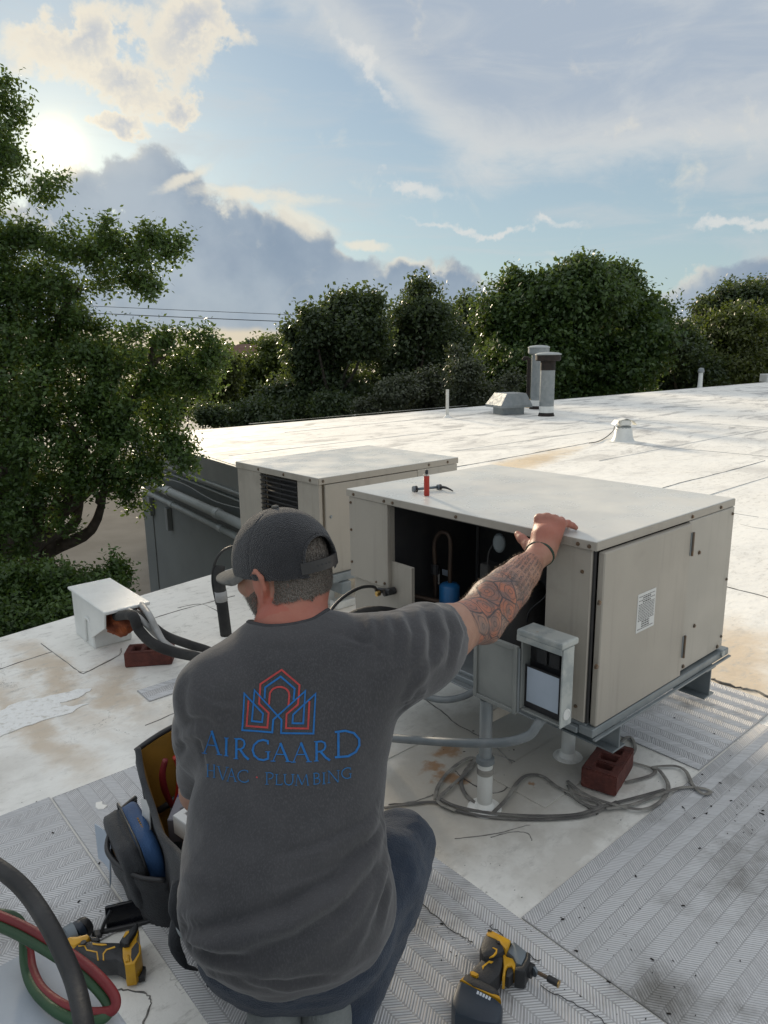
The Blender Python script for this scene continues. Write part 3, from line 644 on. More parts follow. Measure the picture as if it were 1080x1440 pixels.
T('dark_tree', 'dark spreading tree at the far right, behind the yellowish one', [(1040, 420, 56, 24), (998, 436, 30, 18), (1085, 420, 46, 34), (1050, 470, 70, 40), (1120, 440, 60, 60)], 50, 'dark', 2400, 9, 0.32, 0.29, 16)
T('olive_tree', 'yellowish green tree at the right edge beyond the small vent pipe', [(1030, 468, 52, 34), (990, 480, 28, 36), (1080, 480, 42, 40), (1020, 515, 66, 36), (1090, 520, 60, 40), (1050, 445, 30, 16)], 43, 'olive', 2800, 10, 0.28, 0.26, 17)
T('silver_shrub', 'pale silvery shrub in front of the dark trees, left of the white pipe', [(560, 552, 36, 24), (608, 545, 40, 28), (585, 575, 60, 20), (520, 576, 30, 12)], 24, 'silver', 1300, 9, 0.15, 0.13, 18, .06)
T('silver_shrub', 'pale silvery shrub with arching twigs, right of the thin white pipe', [(652, 525, 24, 28), (660, 556, 38, 26), (702, 545, 26, 14), (725, 535, 14, 8), (640, 500, 10, 12), (690, 570, 30, 14)], 23, 'silver', 950, 9, 0.14, 0.12, 19, .06)
T('dark_tree', 'dark green tree close behind the big left tree, above the far roof corner', [(250, 555, 40, 26), (290, 548, 36, 26), (230, 580, 40, 16), (200, 560, 40, 30)], 32, 'dome', 1700, 9, 0.2, 0.17, 23, .12)
T('bright_tree', 'light green young tree between the big left tree and the dark trees', [(386, 500, 30, 26), (350, 525, 32, 30), (392, 540, 36, 30), (350, 558, 30, 20), (412, 487, 14, 12)], 34, 'bright', 1500, 9, 0.23, 0.19, 20, .12)
T('olive_tree', 'small yellow green tree beside the big left tree, below the distant roof', [(318, 520, 24, 30), (310, 555, 30, 26), (335, 580, 40, 16)], 30, 'olive', 900, 9, 0.2, 0.18, 21, .1)
T('dark_tree', 'low dark bush line seen just over the left end of the far roof edge', [(300, 585, 36, 12), (350, 582, 40, 14), (420, 578, 44, 16), (470, 574, 40, 18), (380, 590, 60, 12)], 25, 'dark', 1300, 9, 0.18, 0.15, 22, .1)
fw_ = [cl(px, 500+random.uniform(-6, 6), random.uniform(26, 46), random.uniform(13, 20), 150+random.uniform(-20, 20), 1) for px in range(-500, 1600, 34)]
V, F, tint = leaves(fw_, 8000, 8, 0.8, 0.9, 31, 0.7)
me = np_mesh('far_wood', V, F, False); a = me.attributes.new('tint', 'FLOAT', 'POINT'); a.data.foreach_set('value', tint.astype(np.float32))
o = link('far_wood', me, LM['dark']); o['kind'] = 'stuff'; o['label'] = 'far-off line of trees along the horizon'; o['category'] = 'woodland'
# distant house in the gap
hp = aty(375, 520, 85)
hs = thing('house', 'distant house with brown tiled roof in the gap between the trees', 'house', (hp[0], hp[1], GZ))
G().box(-7, 7, -4, 4, 0, 4.1, .02).obj('wall', M_housewall, hs)
G().add([(-7.6, -4.6, 4.1), (7.6, -4.6, 4.1), (7.6, 4.6, 4.1), (-7.6, 4.6, 4.1), (-3.2, 0, 6.7), (3.6, 0, 6.7)], [(0, 1, 5, 4), (1, 2, 5), (2, 3, 4, 5), (3, 0, 4), (3, 2, 1, 0)]).obj('roof', M_tile, hs)
for x in (-4.5, -1.5, 1.5, 4.5):
    w_ = G().box(x-.6, x+.6, -4.06, -3.98, 1.2, 2.7, .01).obj('window', M_whitepaint, hs); G().box(x-.5, x+.5, -4.08, -4.05, 1.3, 2.6, .005).obj('pane', M_glass, w_)
M_wire = mat('power_cable', (0.03, 0.03, 0.032), 0.6)
for (l, r, lab) in (((-300, 408), (1400, 470), 'upper thin power line crossing the sky above the far trees'), ((-300, 418), (1400, 480), 'lower thicker power line crossing the sky above the far trees')):
    p, q = Vector(aty(*l, 60)), Vector(aty(*r, 60))
    pts = [p.lerp(q, t/16)-Vector((0, 0, 1))*(1-(2*t/16-1)**2)*0.5 for t in range(17)]
    tag(G().tube(pts, 0.022 if 'upper' in lab else 0.034, 6).obj('power_line', M_wire), lab, 'power line', 'power lines behind the trees')

# ------------------------------------------------------------------ rooftop units
def on_plane(px, py, org, ax, off):
    """grid coordinates (relative to org) of the point of a vertical grid plane seen at a picture place"""
    d = ray(px, py); nrm = AX if ax == 'x' else BX; o = np.array(org)
    P = CAMO+d*((o+nrm*off-CAMO)@nrm)/(d@nrm)-o
    return (float(P@AX), float(P@BX), float(P[2]))
def lf(px, py, x=0.0): return on_plane(px, py, A0, 'x', x)
def df(px, py, y=0.0): return on_plane(px, py, A0, 'y', y)
def screw(par, p, axis, r=0.0055, m=None, name='screw'):
    rot = {'-x': Matrix.Rotation(-PI/2, 4, 'Y'), '-y': Matrix.Rotation(PI/2, 4, 'X'), 'z': Matrix.Identity(4)}[axis]
    return G().lathe([(r*1.35, -0.001), (r*1.35, 0.0012), (r, 0.0015), (r*0.95, 0.0045), (r*0.5, 0.005)], 8, Matrix.Translation(Vector(p)) @ rot).obj(name, m or M_screw, par, auto=40)
D1, W1, ZT, ZB = 0.775, 1.0075, 0.825, 0.317
u1 = thing('air_conditioning_unit', 'beige rooftop air conditioning unit with its side open, worker gripping its lid', 'HVAC unit', A0, YAW, 'beige rooftop units')
def u(name, *b, m=M_beige, ch=0.002, par=None): return G().box(*b, ch).obj(name, m, par or u1)
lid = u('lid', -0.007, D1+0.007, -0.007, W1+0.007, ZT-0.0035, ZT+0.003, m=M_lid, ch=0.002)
u('lid_lip', -0.008, -0.006, -0.008, W1+0.008, ZT-0.022, ZT+0.001, m=M_beige, ch=0.0007, par=lid)
u('lid_lip', -0.0055, D1+0.008, -0.009, -0.0065, ZT-0.022, ZT+0.001, m=M_beige, ch=0.0007, par=lid)
u('lid_lip', D1+0.0065, D1+0.009, -0.006, W1+0.008, ZT-0.022, ZT+0.001, m=M_beige, ch=0.0007, par=lid)
for px, py in ((497, 692), (540, 700), (552, 702), (641, 722), (813, 761), (829, 763)):
    p = lf(px, py, -0.008); screw(lid, (-0.008, p[1], ZT-0.012), '-x', .0042)
for px, py in ((974, 721), (1014, 709)):
    p = df(px, py, -0.009); screw(lid, (p[0], -0.009, ZT-0.012), '-y', .0045)
# door side
door = u('access_door', 0.012, 0.474, -0.022, -0.002, ZB-0.004, ZT-0.027, m=M_beige, ch=0.003)
for px, py in ((841, 848), (837, 938)):
    p = df(px, py, -.022); screw(door, (p[0]+.004, -0.022, p[2]), '-y', .0058)
for z in (0.735, 0.41):
    hg = G().box(0.468, 0.489, -0.0245, -0.0215, z-.035, z+.035, .0008).obj('hinge', M_galv, door)
    G().tube([(0.4765, -0.026, z-.036), (0.4765, -0.026, z+.036)], .004, 8).obj('hinge_pin', M_screw, hg)
lab = u('warning_label', 0.187, 0.283, -0.0232, -0.0218, 0.532, 0.645, m=M_paper, ch=0.0003, par=door)
r_ = random.Random(4); g = G(); z = 0.637
while z > 0.538:
    hd = r_.random() < 0.2; x = 0.193+(0.02 if hd else 0)
    xe = (0.255 if hd else 0.277)*1.0
    while x < xe:
        w = r_.uniform(.003, .010); g.add([(x, -.0234, z), (min(x+w, xe), -.0234, z), (min(x+w, xe), -.0234, z-(.0042 if hd else .0024)), (x, -.0234, z-(.0042 if hd else .0024))], [(0, 1, 2, 3)]); x += w+.0018
    z -= 0.0068 if hd else .0047
g.obj('label_print', M_ink, lab)
pan = u('side_panel', 0.4775, D1+.001, -0.012, -0.001, ZB+.002, ZT-0.0235, m=M_beige2, ch=0.002)
for px, py in ((983, 777), (976, 880), (960, 937), (1008, 909)):
    p = df(px, py, -.012); screw(pan, (p[0], -0.012, p[2]), '-y', .0052)
u('corner_gap_strip', 0.003, 0.0105, -0.001, 0.006, ZB+.002, ZT-0.0225, m=M_dark, ch=0.001)  # dark strip standing in for the shaded gap beside the door
# open side
u('front_panel', -0.002, 0.012, 0.0065, 0.145, ZB+.002, ZT-0.0225, m=M_beige)
u('panel_return', 0.0125, 0.06, 0.135, 0.1455, ZB+.002, ZT-0.0225, m=M_beige)
lp = u('end_panel', -0.004, 0.012, 0.798, W1-.001, 0.505, ZT-0.0225, m=M_beige)
u('panel_edge', 0.0125, 0.03, 0.7985, 0.802, 0.505, ZT-0.0225, m=M_beige, par=lp, ch=.0008)
screw(lp, (-0.004, .815, .52), '-x', .004); screw(lp, (-0.004, .86, .515), '-x', .003)
vp = u('valve_panel', 0.014, 0.022, 0.69, W1-.002, 0.335, 0.60, m=M_beige)
u('panel_edge', 0.006, 0.0138, 0.69, 0.70, 0.335, 0.60, m=M_beige, par=vp)
u('back_panel', 0.03, D1-.001, W1-.01, W1, ZB, ZT-0.0225); u('back_panel', D1-.009, D1, -.0005, W1-.0105, ZB, ZT-0.0225)
u('bottom_pan', 0.002, D1-.01, 0.002, W1-.011, ZB-.012, ZB+.0, m=M_galv)
# inside the compartment
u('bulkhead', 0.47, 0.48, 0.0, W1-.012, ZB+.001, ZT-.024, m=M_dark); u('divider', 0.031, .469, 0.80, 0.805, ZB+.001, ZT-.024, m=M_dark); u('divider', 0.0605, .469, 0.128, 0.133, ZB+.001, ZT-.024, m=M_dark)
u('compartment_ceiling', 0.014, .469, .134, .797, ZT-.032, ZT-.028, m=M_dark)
X = 0.16
pp = [lf(613, 850, X), lf(612, 800, X), lf(611, 765, X), lf(617, 751, X), lf(624, 748, X), lf(631, 752, X), lf(634, 765, X), lf(633, 800, X), lf(633, 830, X)]
pipe = G().tube([(X, p[1], p[2]) for p in pp], .0085, 10, 5).obj('refrigerant_pipe', M_copper, u1, smooth=True)
p = lf(612, 800, X); G().tube([(X, p[1], p[2]-.018), (X, p[1], p[2]+.018)], .015, 10).obj('valve_body', M_black, pipe)
p0 = lf(560, 834, .03); p1 = lf(600, 846, .1)
G().tube([(.03, p0[1], p0[2]), (.08, (p0[1]+p1[1])/2, (p0[2]+p1[2])/2), (X, p1[1]-.05, p1[2]-.01)], .009, 8, 5).obj('refrigerant_pipe', M_copper, u1, smooth=True)
p = lf(632, 850, X); q = lf(632, 824, X)
can = G().lathe([(.02, 0), (.034, .004), (.036, .012), (.036, q[2]-p[2]+.02), (.03, q[2]-p[2]+.028), (.01, q[2]-p[2]+.034)], 20, Matrix.Translation((X, p[1], p[2]-.02))).obj('filter_drier', M_bluecan, u1, auto=40)
cp = lf(700, 880, .2)
G().lathe([(.075, 0), (.085, .01), (.085, .20), (.07, .235), (.03, .25)], 24, Matrix.Translation((.25, .42, ZB+.002))).obj('compressor', M_dark, u1, auto=40)
for a, b, nm in (((596, 793), (618, 822), 'inner_label'), ((622, 800), (631, 811), 'inner_label')):
    p, q = lf(*a, .24), lf(*b, .24)
    o = G().box(.2395, .2405, q[1], p[1], q[2], p[2], .0002).obj(nm, M_paper if nm and a[0] == 596 else M_bluepaper, u1)
    if a[0] == 596:
        g = G(); zz = p[2]-.008
        while zz > q[2]+.006:
            y = q[1]+.004
            while y < p[1]-.004:
                w = r_.uniform(.002, .007); g.add([(.2392, y, zz), (.2392, min(y+w, p[1]-.003), zz), (.2392, min(y+w, p[1]-.003), zz-.002), (.2392, y, zz-.002)], [(0, 1, 2, 3)]); y += w+.002
            zz -= .005
        g.obj('label_print', M_ink, o)
p = lf(703, 763, .1)
G().lathe([(.012, 0), (.02, .002), (.021, .006), (.014, .009)], 14, Matrix.Translation((.1, p[1], p[2])) @ Matrix.Rotation(-PI/2, 4, 'Y') @ Matrix.Rotation(.3, 4, 'X') @ Matrix.Scale(1.5, 4, (1, 0, 0))).obj('capacitor_cap', M_bluegrey, u1, smooth=True)
pts = [lf(694, 765, .1), lf(688, 775, .1), lf(686, 790, .1), lf(686, 806, .1)]
G().tube([(.1, q[1], q[2]) for q in pts], .0025, 6, 4).obj('wire', M_dark, u1)
p = lf(672, 740, .3); G().tube([(.3, p[1], ZB+.01), (.3, p[1], ZT-.035)], .006, 6).obj('conduit_rod', M_dark, u1)
p = lf(681, 800, .12); G().box(.12, .17, p[1]-.02, p[1]+.02, p[2]-.05, p[2]+.015, .003).obj('capacitor', M_dark, u1)
r3 = random.Random(12)
for k, m_ in enumerate((M_black, M_redhose, M_black, M_bluecan, M_greenhose, M_black)):
    y0_, x0_ = r3.uniform(.2, .42), r3.uniform(.07, .3); z0_ = r3.uniform(.5, .72)
    G().tube([(x0_, y0_, z0_), (x0_-.02, y0_+r3.uniform(-.03, .06), z0_-.08), (x0_+r3.uniform(-.03, .03), y0_+r3.uniform(.0, .12), z0_-.16), (x0_, y0_+r3.uniform(.02, .16), ZB+.05)], .0028, 6, 5).obj('control_wire', m_, u1, smooth=True)
for z in (.36, .74): screw(u1, (-.002, .033, z), '-x', .004)
for z in (.56, .68, .78): screw(lp, (-.004, .995, z), '-x', .004)
for z in (.36, .56, .78): screw(pan, (.762, -.012, z), '-y', .004)
# service valve with brass cap
p = lf(540, 832, -.02)
sv = G().tube([(.012, p[1]-.02, p[2]+.002), (-.03, p[1]-.01, p[2])], .013, 10).obj('service_valve', M_black, u1)
G().tube([(-.02, p[1]-.035, p[2]+.008), (-.02, p[1]+.03, p[2]-.002)], .010, 10).obj('valve_stem', M_black, sv)
G().lathe([(.009, 0), (.010, .002), (.010, .014), (.006, .016)], 6, Matrix.Translation((-.03, p[1]+.012, p[2]-.006)) @ Matrix.Rotation(-PI/2, 4, 'Y')).obj('valve_cap', M_brass, sv)
# base rails of the unit
br = u('base_rail', -0.004, D1+.03, -0.024, 0.02, ZB-.030, ZB-.0055, m=M_bluegrey, ch=.002)
u('rail_flange', -0.004, D1+.03, -0.034, -0.0245, ZB-.036, ZB-.030, m=M_bluegrey, par=br, ch=.001)
u('base_rail', -0.012, 0.02, 0.0205, W1+.01, ZB-.030, ZB-.0125, m=M_galv)
u('rail_flange', -0.035, -0.0125, 0.13, W1+.01, ZB-.034, ZB-.029, m=M_galv, ch=.001)
G().tube([(D1-.02, -.0245, ZB-.012), (D1-.02, -.03, ZB-.012)], .011, 12).obj('lifting_eye', M_disclight, br)

# steel stand and its posts
stand = thing('equipment_stand', 'steel stand of channels on white sleeved posts under the open unit', 'stand', A0, YAW)
def channel(x0, x1, y0, y1, z0, z1, along, m=M_bluegrey):
    t = .006; g = G()
    if along == 'y':
        xm = (x0+x1)/2
        g.box(xm-t/2, xm+t/2, y0, y1, z0+t+.0003, z1-t-.0003, .0008).box(x0, x1, y0, y1, z0, z0+t, .0008).box(x0, x1, y0, y1, z1-t, z1, .0008)
    else:
        ym = (y0+y1)/2
        g.box(x0, x1, ym-t/2, ym+t/2, z0+t+.0003, z1-t-.0003, .0008).box(x0, x1, y0, y1, z0, z0+t, .0008).box(x0, x1, y0, y1, z1-t, z1, .0008)
    return g.obj('channel_beam', m, stand)
channel(.125, .19, -.012, W1+.03, .185, .2795, 'y'); channel(.64, .705, -.03, W1+.03, .178, .2795, 'y')
channel(.195, .635, .21, .26, .20, .2795, 'x'); channel(-.15, .12, .82, .87, .20, .2795, 'x'); channel(.195, .635, .82, .87, .20, .2795, 'x')
for x, y, h in ((-.128, .24, .345), (.276, .235, .198), (-.132, .845, .198), (.60, .845, .198)):
    pst = G().lathe([(.0185, 0), (.0185, h)], 18, Matrix.Translation((x, y, 0.001))).obj('post', M_galv, stand, auto=40)
    hs_ = .145 if x < 0 else .185
    G().lathe([(.0222, 0), (.0222, hs_), (.0188, hs_+.0005)], 20, Matrix.Translation((x, y, 0.002))).obj('pvc_sleeve', M_pvc, pst, auto=40)
    G().lathe([(.05, 0), (.047, .004), (.03, .007), (.0235, .02), (.0225, .022)], 22, Matrix.Translation((x, y, 0.0005))).obj('flashing_collar', M_roof, pst, auto=40)
    if x < 0:
        for zz in (.118, .128): G().lathe([(.0224, -.005), (.0245, -.003), (.0245, .003), (.0224, .005)], 20, Matrix.Translation((x, y, zz))).obj('clamp_band', M_strap, pst, auto=40)
        G().lathe([(.0225, 0), (.027, .004), (.026, .018), (.019, .022)], 20, Matrix.Translation((x, y, .146))).obj('coupling', M_conduit, pst, auto=40)
G().box(-.108, .12, .232, .238, .27, .305, .001).obj('strut', M_beige, stand)

# electrical disconnect
for yy in (.07,): G().box(-.085, -.0125, yy-.012, yy+.012, .46, .47, .001).obj('box_bracket', M_galv, u1)
dis = thing('disconnect_box', 'grey electrical disconnect box with its door hanging open, bolted to the open unit', 'electrical box', rf(-.138, 0, .34), YAW)
def d(name, *b, m=M_discgrey, ch=.0015, par=None): return G().box(*b, ch).obj(name, m, par or dis)
d('back_plate', .0475, .052, -.008, .112, 0.03, .245, m=M_discgrey)
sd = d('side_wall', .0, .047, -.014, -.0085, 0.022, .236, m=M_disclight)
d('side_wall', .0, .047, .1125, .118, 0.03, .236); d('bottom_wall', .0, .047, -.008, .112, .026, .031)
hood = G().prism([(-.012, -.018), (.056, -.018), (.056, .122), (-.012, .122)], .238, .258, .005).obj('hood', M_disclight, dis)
d('hood_lip', -.0135, -.0115, -.018, .122, .226, .2415, m=M_disclight, par=hood, ch=.0006)
d('breaker_panel', .034, .047, -.008, .112, .0315, .236, m=M_black)
for y in (.03, .07): d('breaker', .024, .0335, y-.016, y+.016, .165, .205, m=M_toolblk)
d('paper_label', .012, .0128, .004, .104, .052, .150, m=M_bluepaper, ch=.0002)
d('dead_front', .0132, .0138, -.0075, .1115, .034, .155, m=M_black, ch=.0002)
G().lathe([(.015, 0), (.015, .002), (.011, .0022), (.011, .0008), (.0, .0008)], 18, Matrix.Translation((.024, -.0141, .055)) @ Matrix.Rotation(PI/2, 4, 'X')).obj('knockout', M_paper, sd, auto=40)
op = d('open_door', -.006, .0, .121, .272, 0.012, .205, m=M_discgrey)
for b in ((-.012, -.0065, .121, .133, .012, .205), (-.012, -.0065, .26, .272, .012, .205), (-.012, -.0065, .1335, .2595, .193, .205), (-.012, -.0065, .1335, .2595, .012, .024)):
    d('door_rim', *b, m=M_discgrey, par=op, ch=.001)
G().tube([(-.004, .1195, .02), (-.004, .1195, .2)], .0035, 8).obj('hinge', M_galv, op)

def cable(name, label, cat, pts, r, m, n=10, sub=6, group=None):
    return tag(G().tube([Vector(p) for p in pts], r, n, sub).obj(name, m, smooth=True), label, cat, group)
cable('flexible_conduit', 'grey flexible conduit curving from the disconnect box past the front post', 'conduit',
      [rf(-.09, .05, .375), aty(757, 1018, 1.70), aty(744, 1034, 1.70), aty(715, 1043, 1.71), aty(682, 1045, 1.75), aty(640, 1044, 1.80), aty(590, 1041, 1.88), aty(530, 1036, 1.97), aty(480, 1030, 2.05)], .0125, M_conduit, 12)
cable('flexible_conduit', 'grey flexible conduit looping under the unit beside the worker, nearer the shirt sleeve', 'conduit',
      [aty(690, 948, 2.05), aty(672, 968, 2.02), aty(650, 980, 2.0), (aty(620, 984, 2.0)), aty(585, 975, 2.05), aty(540, 955, 2.12), aty(500, 940, 2.2)], .0105, M_conduit, 12)
sv_p = rf(-.03, lf(540, 832, -.02)[1]+.03, lf(540, 832, -.02)[2])
cable('charging_hose', 'thin black hose running from the brass capped valve towards the worker', 'hose', [sv_p, aty(525, 825, 2.28), aty(508, 826, 2.2), aty(488, 836, 2.12), aty(470, 852, 2.05), aty(458, 872, 1.98), aty(450, 900, 1.92)], .0055, M_rubber, 10)
cable('insulated_line', 'thick black insulated line looping behind the worker towards the open unit', 'pipe', [aty(610, 905, 2.35), aty(575, 872, 2.32), aty(545, 862, 2.28), aty(515, 862, 2.22), aty(490, 872, 2.16), aty(470, 890, 2.1), aty(440, 940, 2.0)], .021, M_foamrub, 14)

# second unit behind
A2 = np.array([-0.32, 3.46, 0.0]); ZT2, ZB2, D2, W2 = 0.70, 0.20, 0.98, 0.79
u2 = thing('air_conditioning_unit', 'closed beige rooftop unit with a black louvred grille, behind the worker\'s cap', 'HVAC unit', A2, YAW, 'beige rooftop units')
def v(name, *b, m=M_beige, ch=.002, par=None): return G().box(*b, ch).obj(name, m, par or u2)
l2 = v('lid', -.008, D2+.008, -.008, W2+.008, ZT2-.003, ZT2+.004, m=M_lid)
v('lid_lip', -.009, -.0065, -.008, W2+.008, ZT2-.03, ZT2+.002, par=l2, ch=.0006); v('lid_lip', -.006, D2+.008, -.0095, -.007, ZT2-.03, ZT2+.002, par=l2, ch=.0006)
def lf2(px, py): return on_plane(px, py, A2, 'x', 0)
ga, gb = lf2(368, 690)[1], lf2(418, 690)[1]
v('corner_panel', 0, .02, .001, gb-.001, ZB2, ZT2-.031); lp2 = v('end_panel', -.004, .02, ga+.001, W2, ZB2+.02, ZT2-.031)
v('lower_panel', 0.001, .02, gb, ga, ZB2, ZB2+.05)
v('grille_cavity', .05, .06, gb-.02, ga+.02, ZB2+.03, ZT2-.032, m=M_dark)
gr = G(); zz = ZT2-.045
while zz > ZB2+.06:
    G().box(-.004, .012, gb+.001, ga+.012, zz-.0035, zz+.0035, .001, Matrix.Translation((0, 0, 0))).obj('louvre', M_black, u2); zz -= .026
for y in (gb+.02, (ga+gb)/2, ga-.02): G().tube([(.014, y, ZB2+.05), (.014, y, ZT2-.032)], .004, 6).obj('grille_bar', M_black, u2)
dr2 = v('access_panel', .03, .66, -.012, -.001, ZB2, ZT2-.035); screw(dr2, (.06, -.012, .50), '-y', .007, M_galv); screw(dr2, (.06, -.012, .30), '-y', .007, M_galv)
v('side_panel', .664, D2, -.009, -.001, ZB2, ZT2-.032, m=M_beige2); v('back_panel', D2-.01, D2-.0005, 0, W2-.011, ZB2, ZT2-.031); v('back_panel', .021, D2, W2-.01, W2-.001, ZB2, ZT2-.031)
for x in (.02, .75, .9): screw(l2, (x, -.0095, ZT2-.014), '-y', .006)
for y in (.06, .3, .55): screw(l2, (-.009, y, ZT2-.014), '-x', .006)
b2 = v('base_rail', -.02, D2+.02, -.03, .03, ZB2-.045, ZB2-.003, m=M_bluegrey); v('base_rail', -.03, .03, .0305, W2+.02, ZB2-.045, ZB2-.003, m=M_galv)
st2 = thing('equipment_stand', 'low steel stand under the closed unit behind the worker', 'stand', A2, YAW)
for x in (.12, .8):
    G().box(x-.03, x+.03, -.05, W2+.05, .09, ZB2-.047, .003).obj('channel_beam', M_bluegrey, st2)
    for y in (.1, .65): G().lathe([(.025, 0), (.025, .0885)], 14, Matrix.Translation((x, y, .001))).obj('post', M_pvc, st2, auto=40)
tag(G().box(-.06, .06, -.035, .035, 0.001, .04, .003, Matrix.Translation(Vector(atz(482, 852))) @ Matrix.Rotation(YAW, 4, 'Z')).obj('support_block', M_pvc), 'small white block on the roof between the two units', 'block')

# foreground unit lid, lower left corner
zf = 0.42
c0 = atz(86, 1308, zf)
fu = thing('metal_cabinet', 'pale bluish grey metal cabinet top in the lower left corner under the hoses', 'cabinet', (c0[0], c0[1], 0), YAW+RAD(4))
M_fg = mat('pale_grey_enamel', (0.36, 0.40, 0.45), 0.45, c2=(0.31, 0.35, 0.4), ns=6, bump=0.04, bs=200, rvar=.1)
G().box(-.75, 0, -.6, 0, zf-.02, zf, .004).obj('top', M_fg, fu)
for b in ((-.012, -.004, -.595, -.0045),): G().box(b[0], b[1], b[2], b[3], .02, zf-.0205, .002).obj('side_panel', M_fg, fu)
G().box(-.745, -.0125, -.012, -.004, .02, zf-.0205, .002).obj('side_panel', M_fg, fu)
G().box(-.74, -.013, -.59, -.0125, .001, .0195, .002).obj('base', M_galv, fu)
G().box(-.36, -.354, -.598, -.002, zf+.0005, zf+.0015, .0003).obj('seam', M_bead, fu)

# ------------------------------------------------------------------ roof vents and pipes
fg = 'round sheet metal flues on the far roof'
def flue(label, p, h, r, rc, soot):
    t = thing('flue_pipe', label, 'flue', p, 0, fg)
    G().lathe([(r, .07), (r, h*.86)], 28).obj('pipe', M_galv, t, auto=40)
    G().lathe([(r*1.15, .0), (r*1.13, .015), (r*1.02, .06), (r*1.02, .0695)], 28).obj('base_collar', M_rust, t, auto=40)
    G().lathe([(r*1.012, .072), (r*1.012, .2)], 28).obj('coated_base', M_whitepaint, t, auto=40)
    if soot: G().lathe([(r*1.012, h*.72), (r*1.014, h*.8599)], 28).obj('sooted_band', M_rust, t, auto=40)
    G().lathe([(r*1.02, h*.86), (rc*.92, h*.865), (rc, h*.88), (rc, h*.955)], 28).obj('cap_ring', M_rust if soot else M_galv, t, auto=40)
    G().lathe([(rc*1.04, h*.956), (rc*1.04, h*.972), (rc*.8, h*.99), (rc*.3, h), (.01, h)], 28).obj('cap_top', M_pipegrey, t, auto=40)
flue('taller looking front flue pipe with sooty black cap band on the far roof', atz(768, 585), 1.27, .145, .25, True)
flue('rear flue pipe half hidden behind the sooty one', atz(755, 575), 1.42, .155, .235, False)
bp = thing('gas_pipe', 'thin dark rusty pipe standing left of the flues', 'pipe', atz(742, 573))
G().tube([(0, 0, 0), (0, 0, 1.0), (-.02, 0, 1.12), (-.1, 0, 1.14), (-.13, 0, 1.08)], .042, 10, 4).obj('riser', M_rust, bp, smooth=True)
G().tube([(0, 0, .0), (0, 0, .2)], .055, 10).obj('yellow_sleeve', M_yellow, bp)
vt = thing('gravity_vent', 'low grey hooded roof vent left of the flues', 'vent', atz(715, 582), RAD(20))
G().box(-.25, .25, -.22, .22, 0.001, .16, .005).obj('curb', M_galv, vt)
hm = G(); b0 = [(-.37, -.34, .15), (.37, -.34, .15), (.37, .34, .15), (-.37, .34, .15)]; b1 = [(x, y, .2) for x, y, _ in b0]; b2_ = [(-.2, -.26, .44), (.26, -.26, .44), (.26, .26, .44), (-.2, .26, .44)]
hm.add(b0+b1+b2_, [(3, 2, 1, 0), (8, 9, 10, 11)]+[(i, (i+1) % 4, (i+1) % 4+4, i+4) for i in range(4)]+[(i+4, (i+1) % 4+4, (i+1) % 4+8, i+8) for i in range(4)]).obj('hood', M_galv, vt)
t = thing('vent_pipe', 'thin white vent pipe near the far roof edge, centre', 'vent pipe', atz(629, 587))
G().lathe([(.032, 0), (.032, .56), (.028, .562)], 12).obj('pipe', M_pvc, t, auto=40); G().lathe([(.09, 0), (.05, .03), (.034, .05)], 12).obj('flashing', M_roof, t, auto=40)
t = thing('vent_pipe', 'short capped vent pipe on the far right of the roof', 'vent pipe', atz(984, 545))
G().lathe([(.085, 0), (.075, .12), (.07, .5)], 16).obj('pipe', M_whitepaint, t, auto=40); G().lathe([(.1, .5), (.11, .55), (.08, .64), (.02, .66)], 16).obj('cap', M_galv, t, auto=40)
t = thing('roof_box', 'low white box at the far right edge of the roof', 'box', atz(1084, 537)); G().box(-.3, .3, -.3, .3, .001, .3, .01).obj('box', M_whitepaint, t)
t = thing('cable_boot', 'white coated roof penetration with folded metal cap and a loose wire', 'roof penetration', atz(876, 620))
G().lathe([(.17, 0), (.155, .02), (.135, .06), (.12, .17), (.10, .2)], 14).obj('boot', M_whitepaint, t, auto=50)
G().tube([(0, 0, .19), (0, 0, .215)], .105, 14).obj('clamp_band', M_galv, t)
for s in (-1, 1): G().add([(0, -.1, .33), (0, .1, .33), (s*.11, .1, .30), (s*.16, .1, .24), (s*.13, .1, .235), (s*.13, -.1, .235), (s*.16, -.1, .24), (s*.11, -.1, .30)], [(0, 1, 2, 7), (7, 2, 3, 6), (6, 3, 4, 5)]).obj('cap_wing', M_whitepaint, t)
G().box(-.08, .08, -.08, .08, .2155, .315, .02).obj('cap_core', M_whitepaint, t)
cable('loose_wire', 'thin dark wire trailing from the white roof penetration', 'wire', [atz(864, 600, .24), atz(862, 606, .1), atz(852, 615, .02), atz(840, 621, .015), atz(828, 623, .012)], .007, M_rubber, 6)

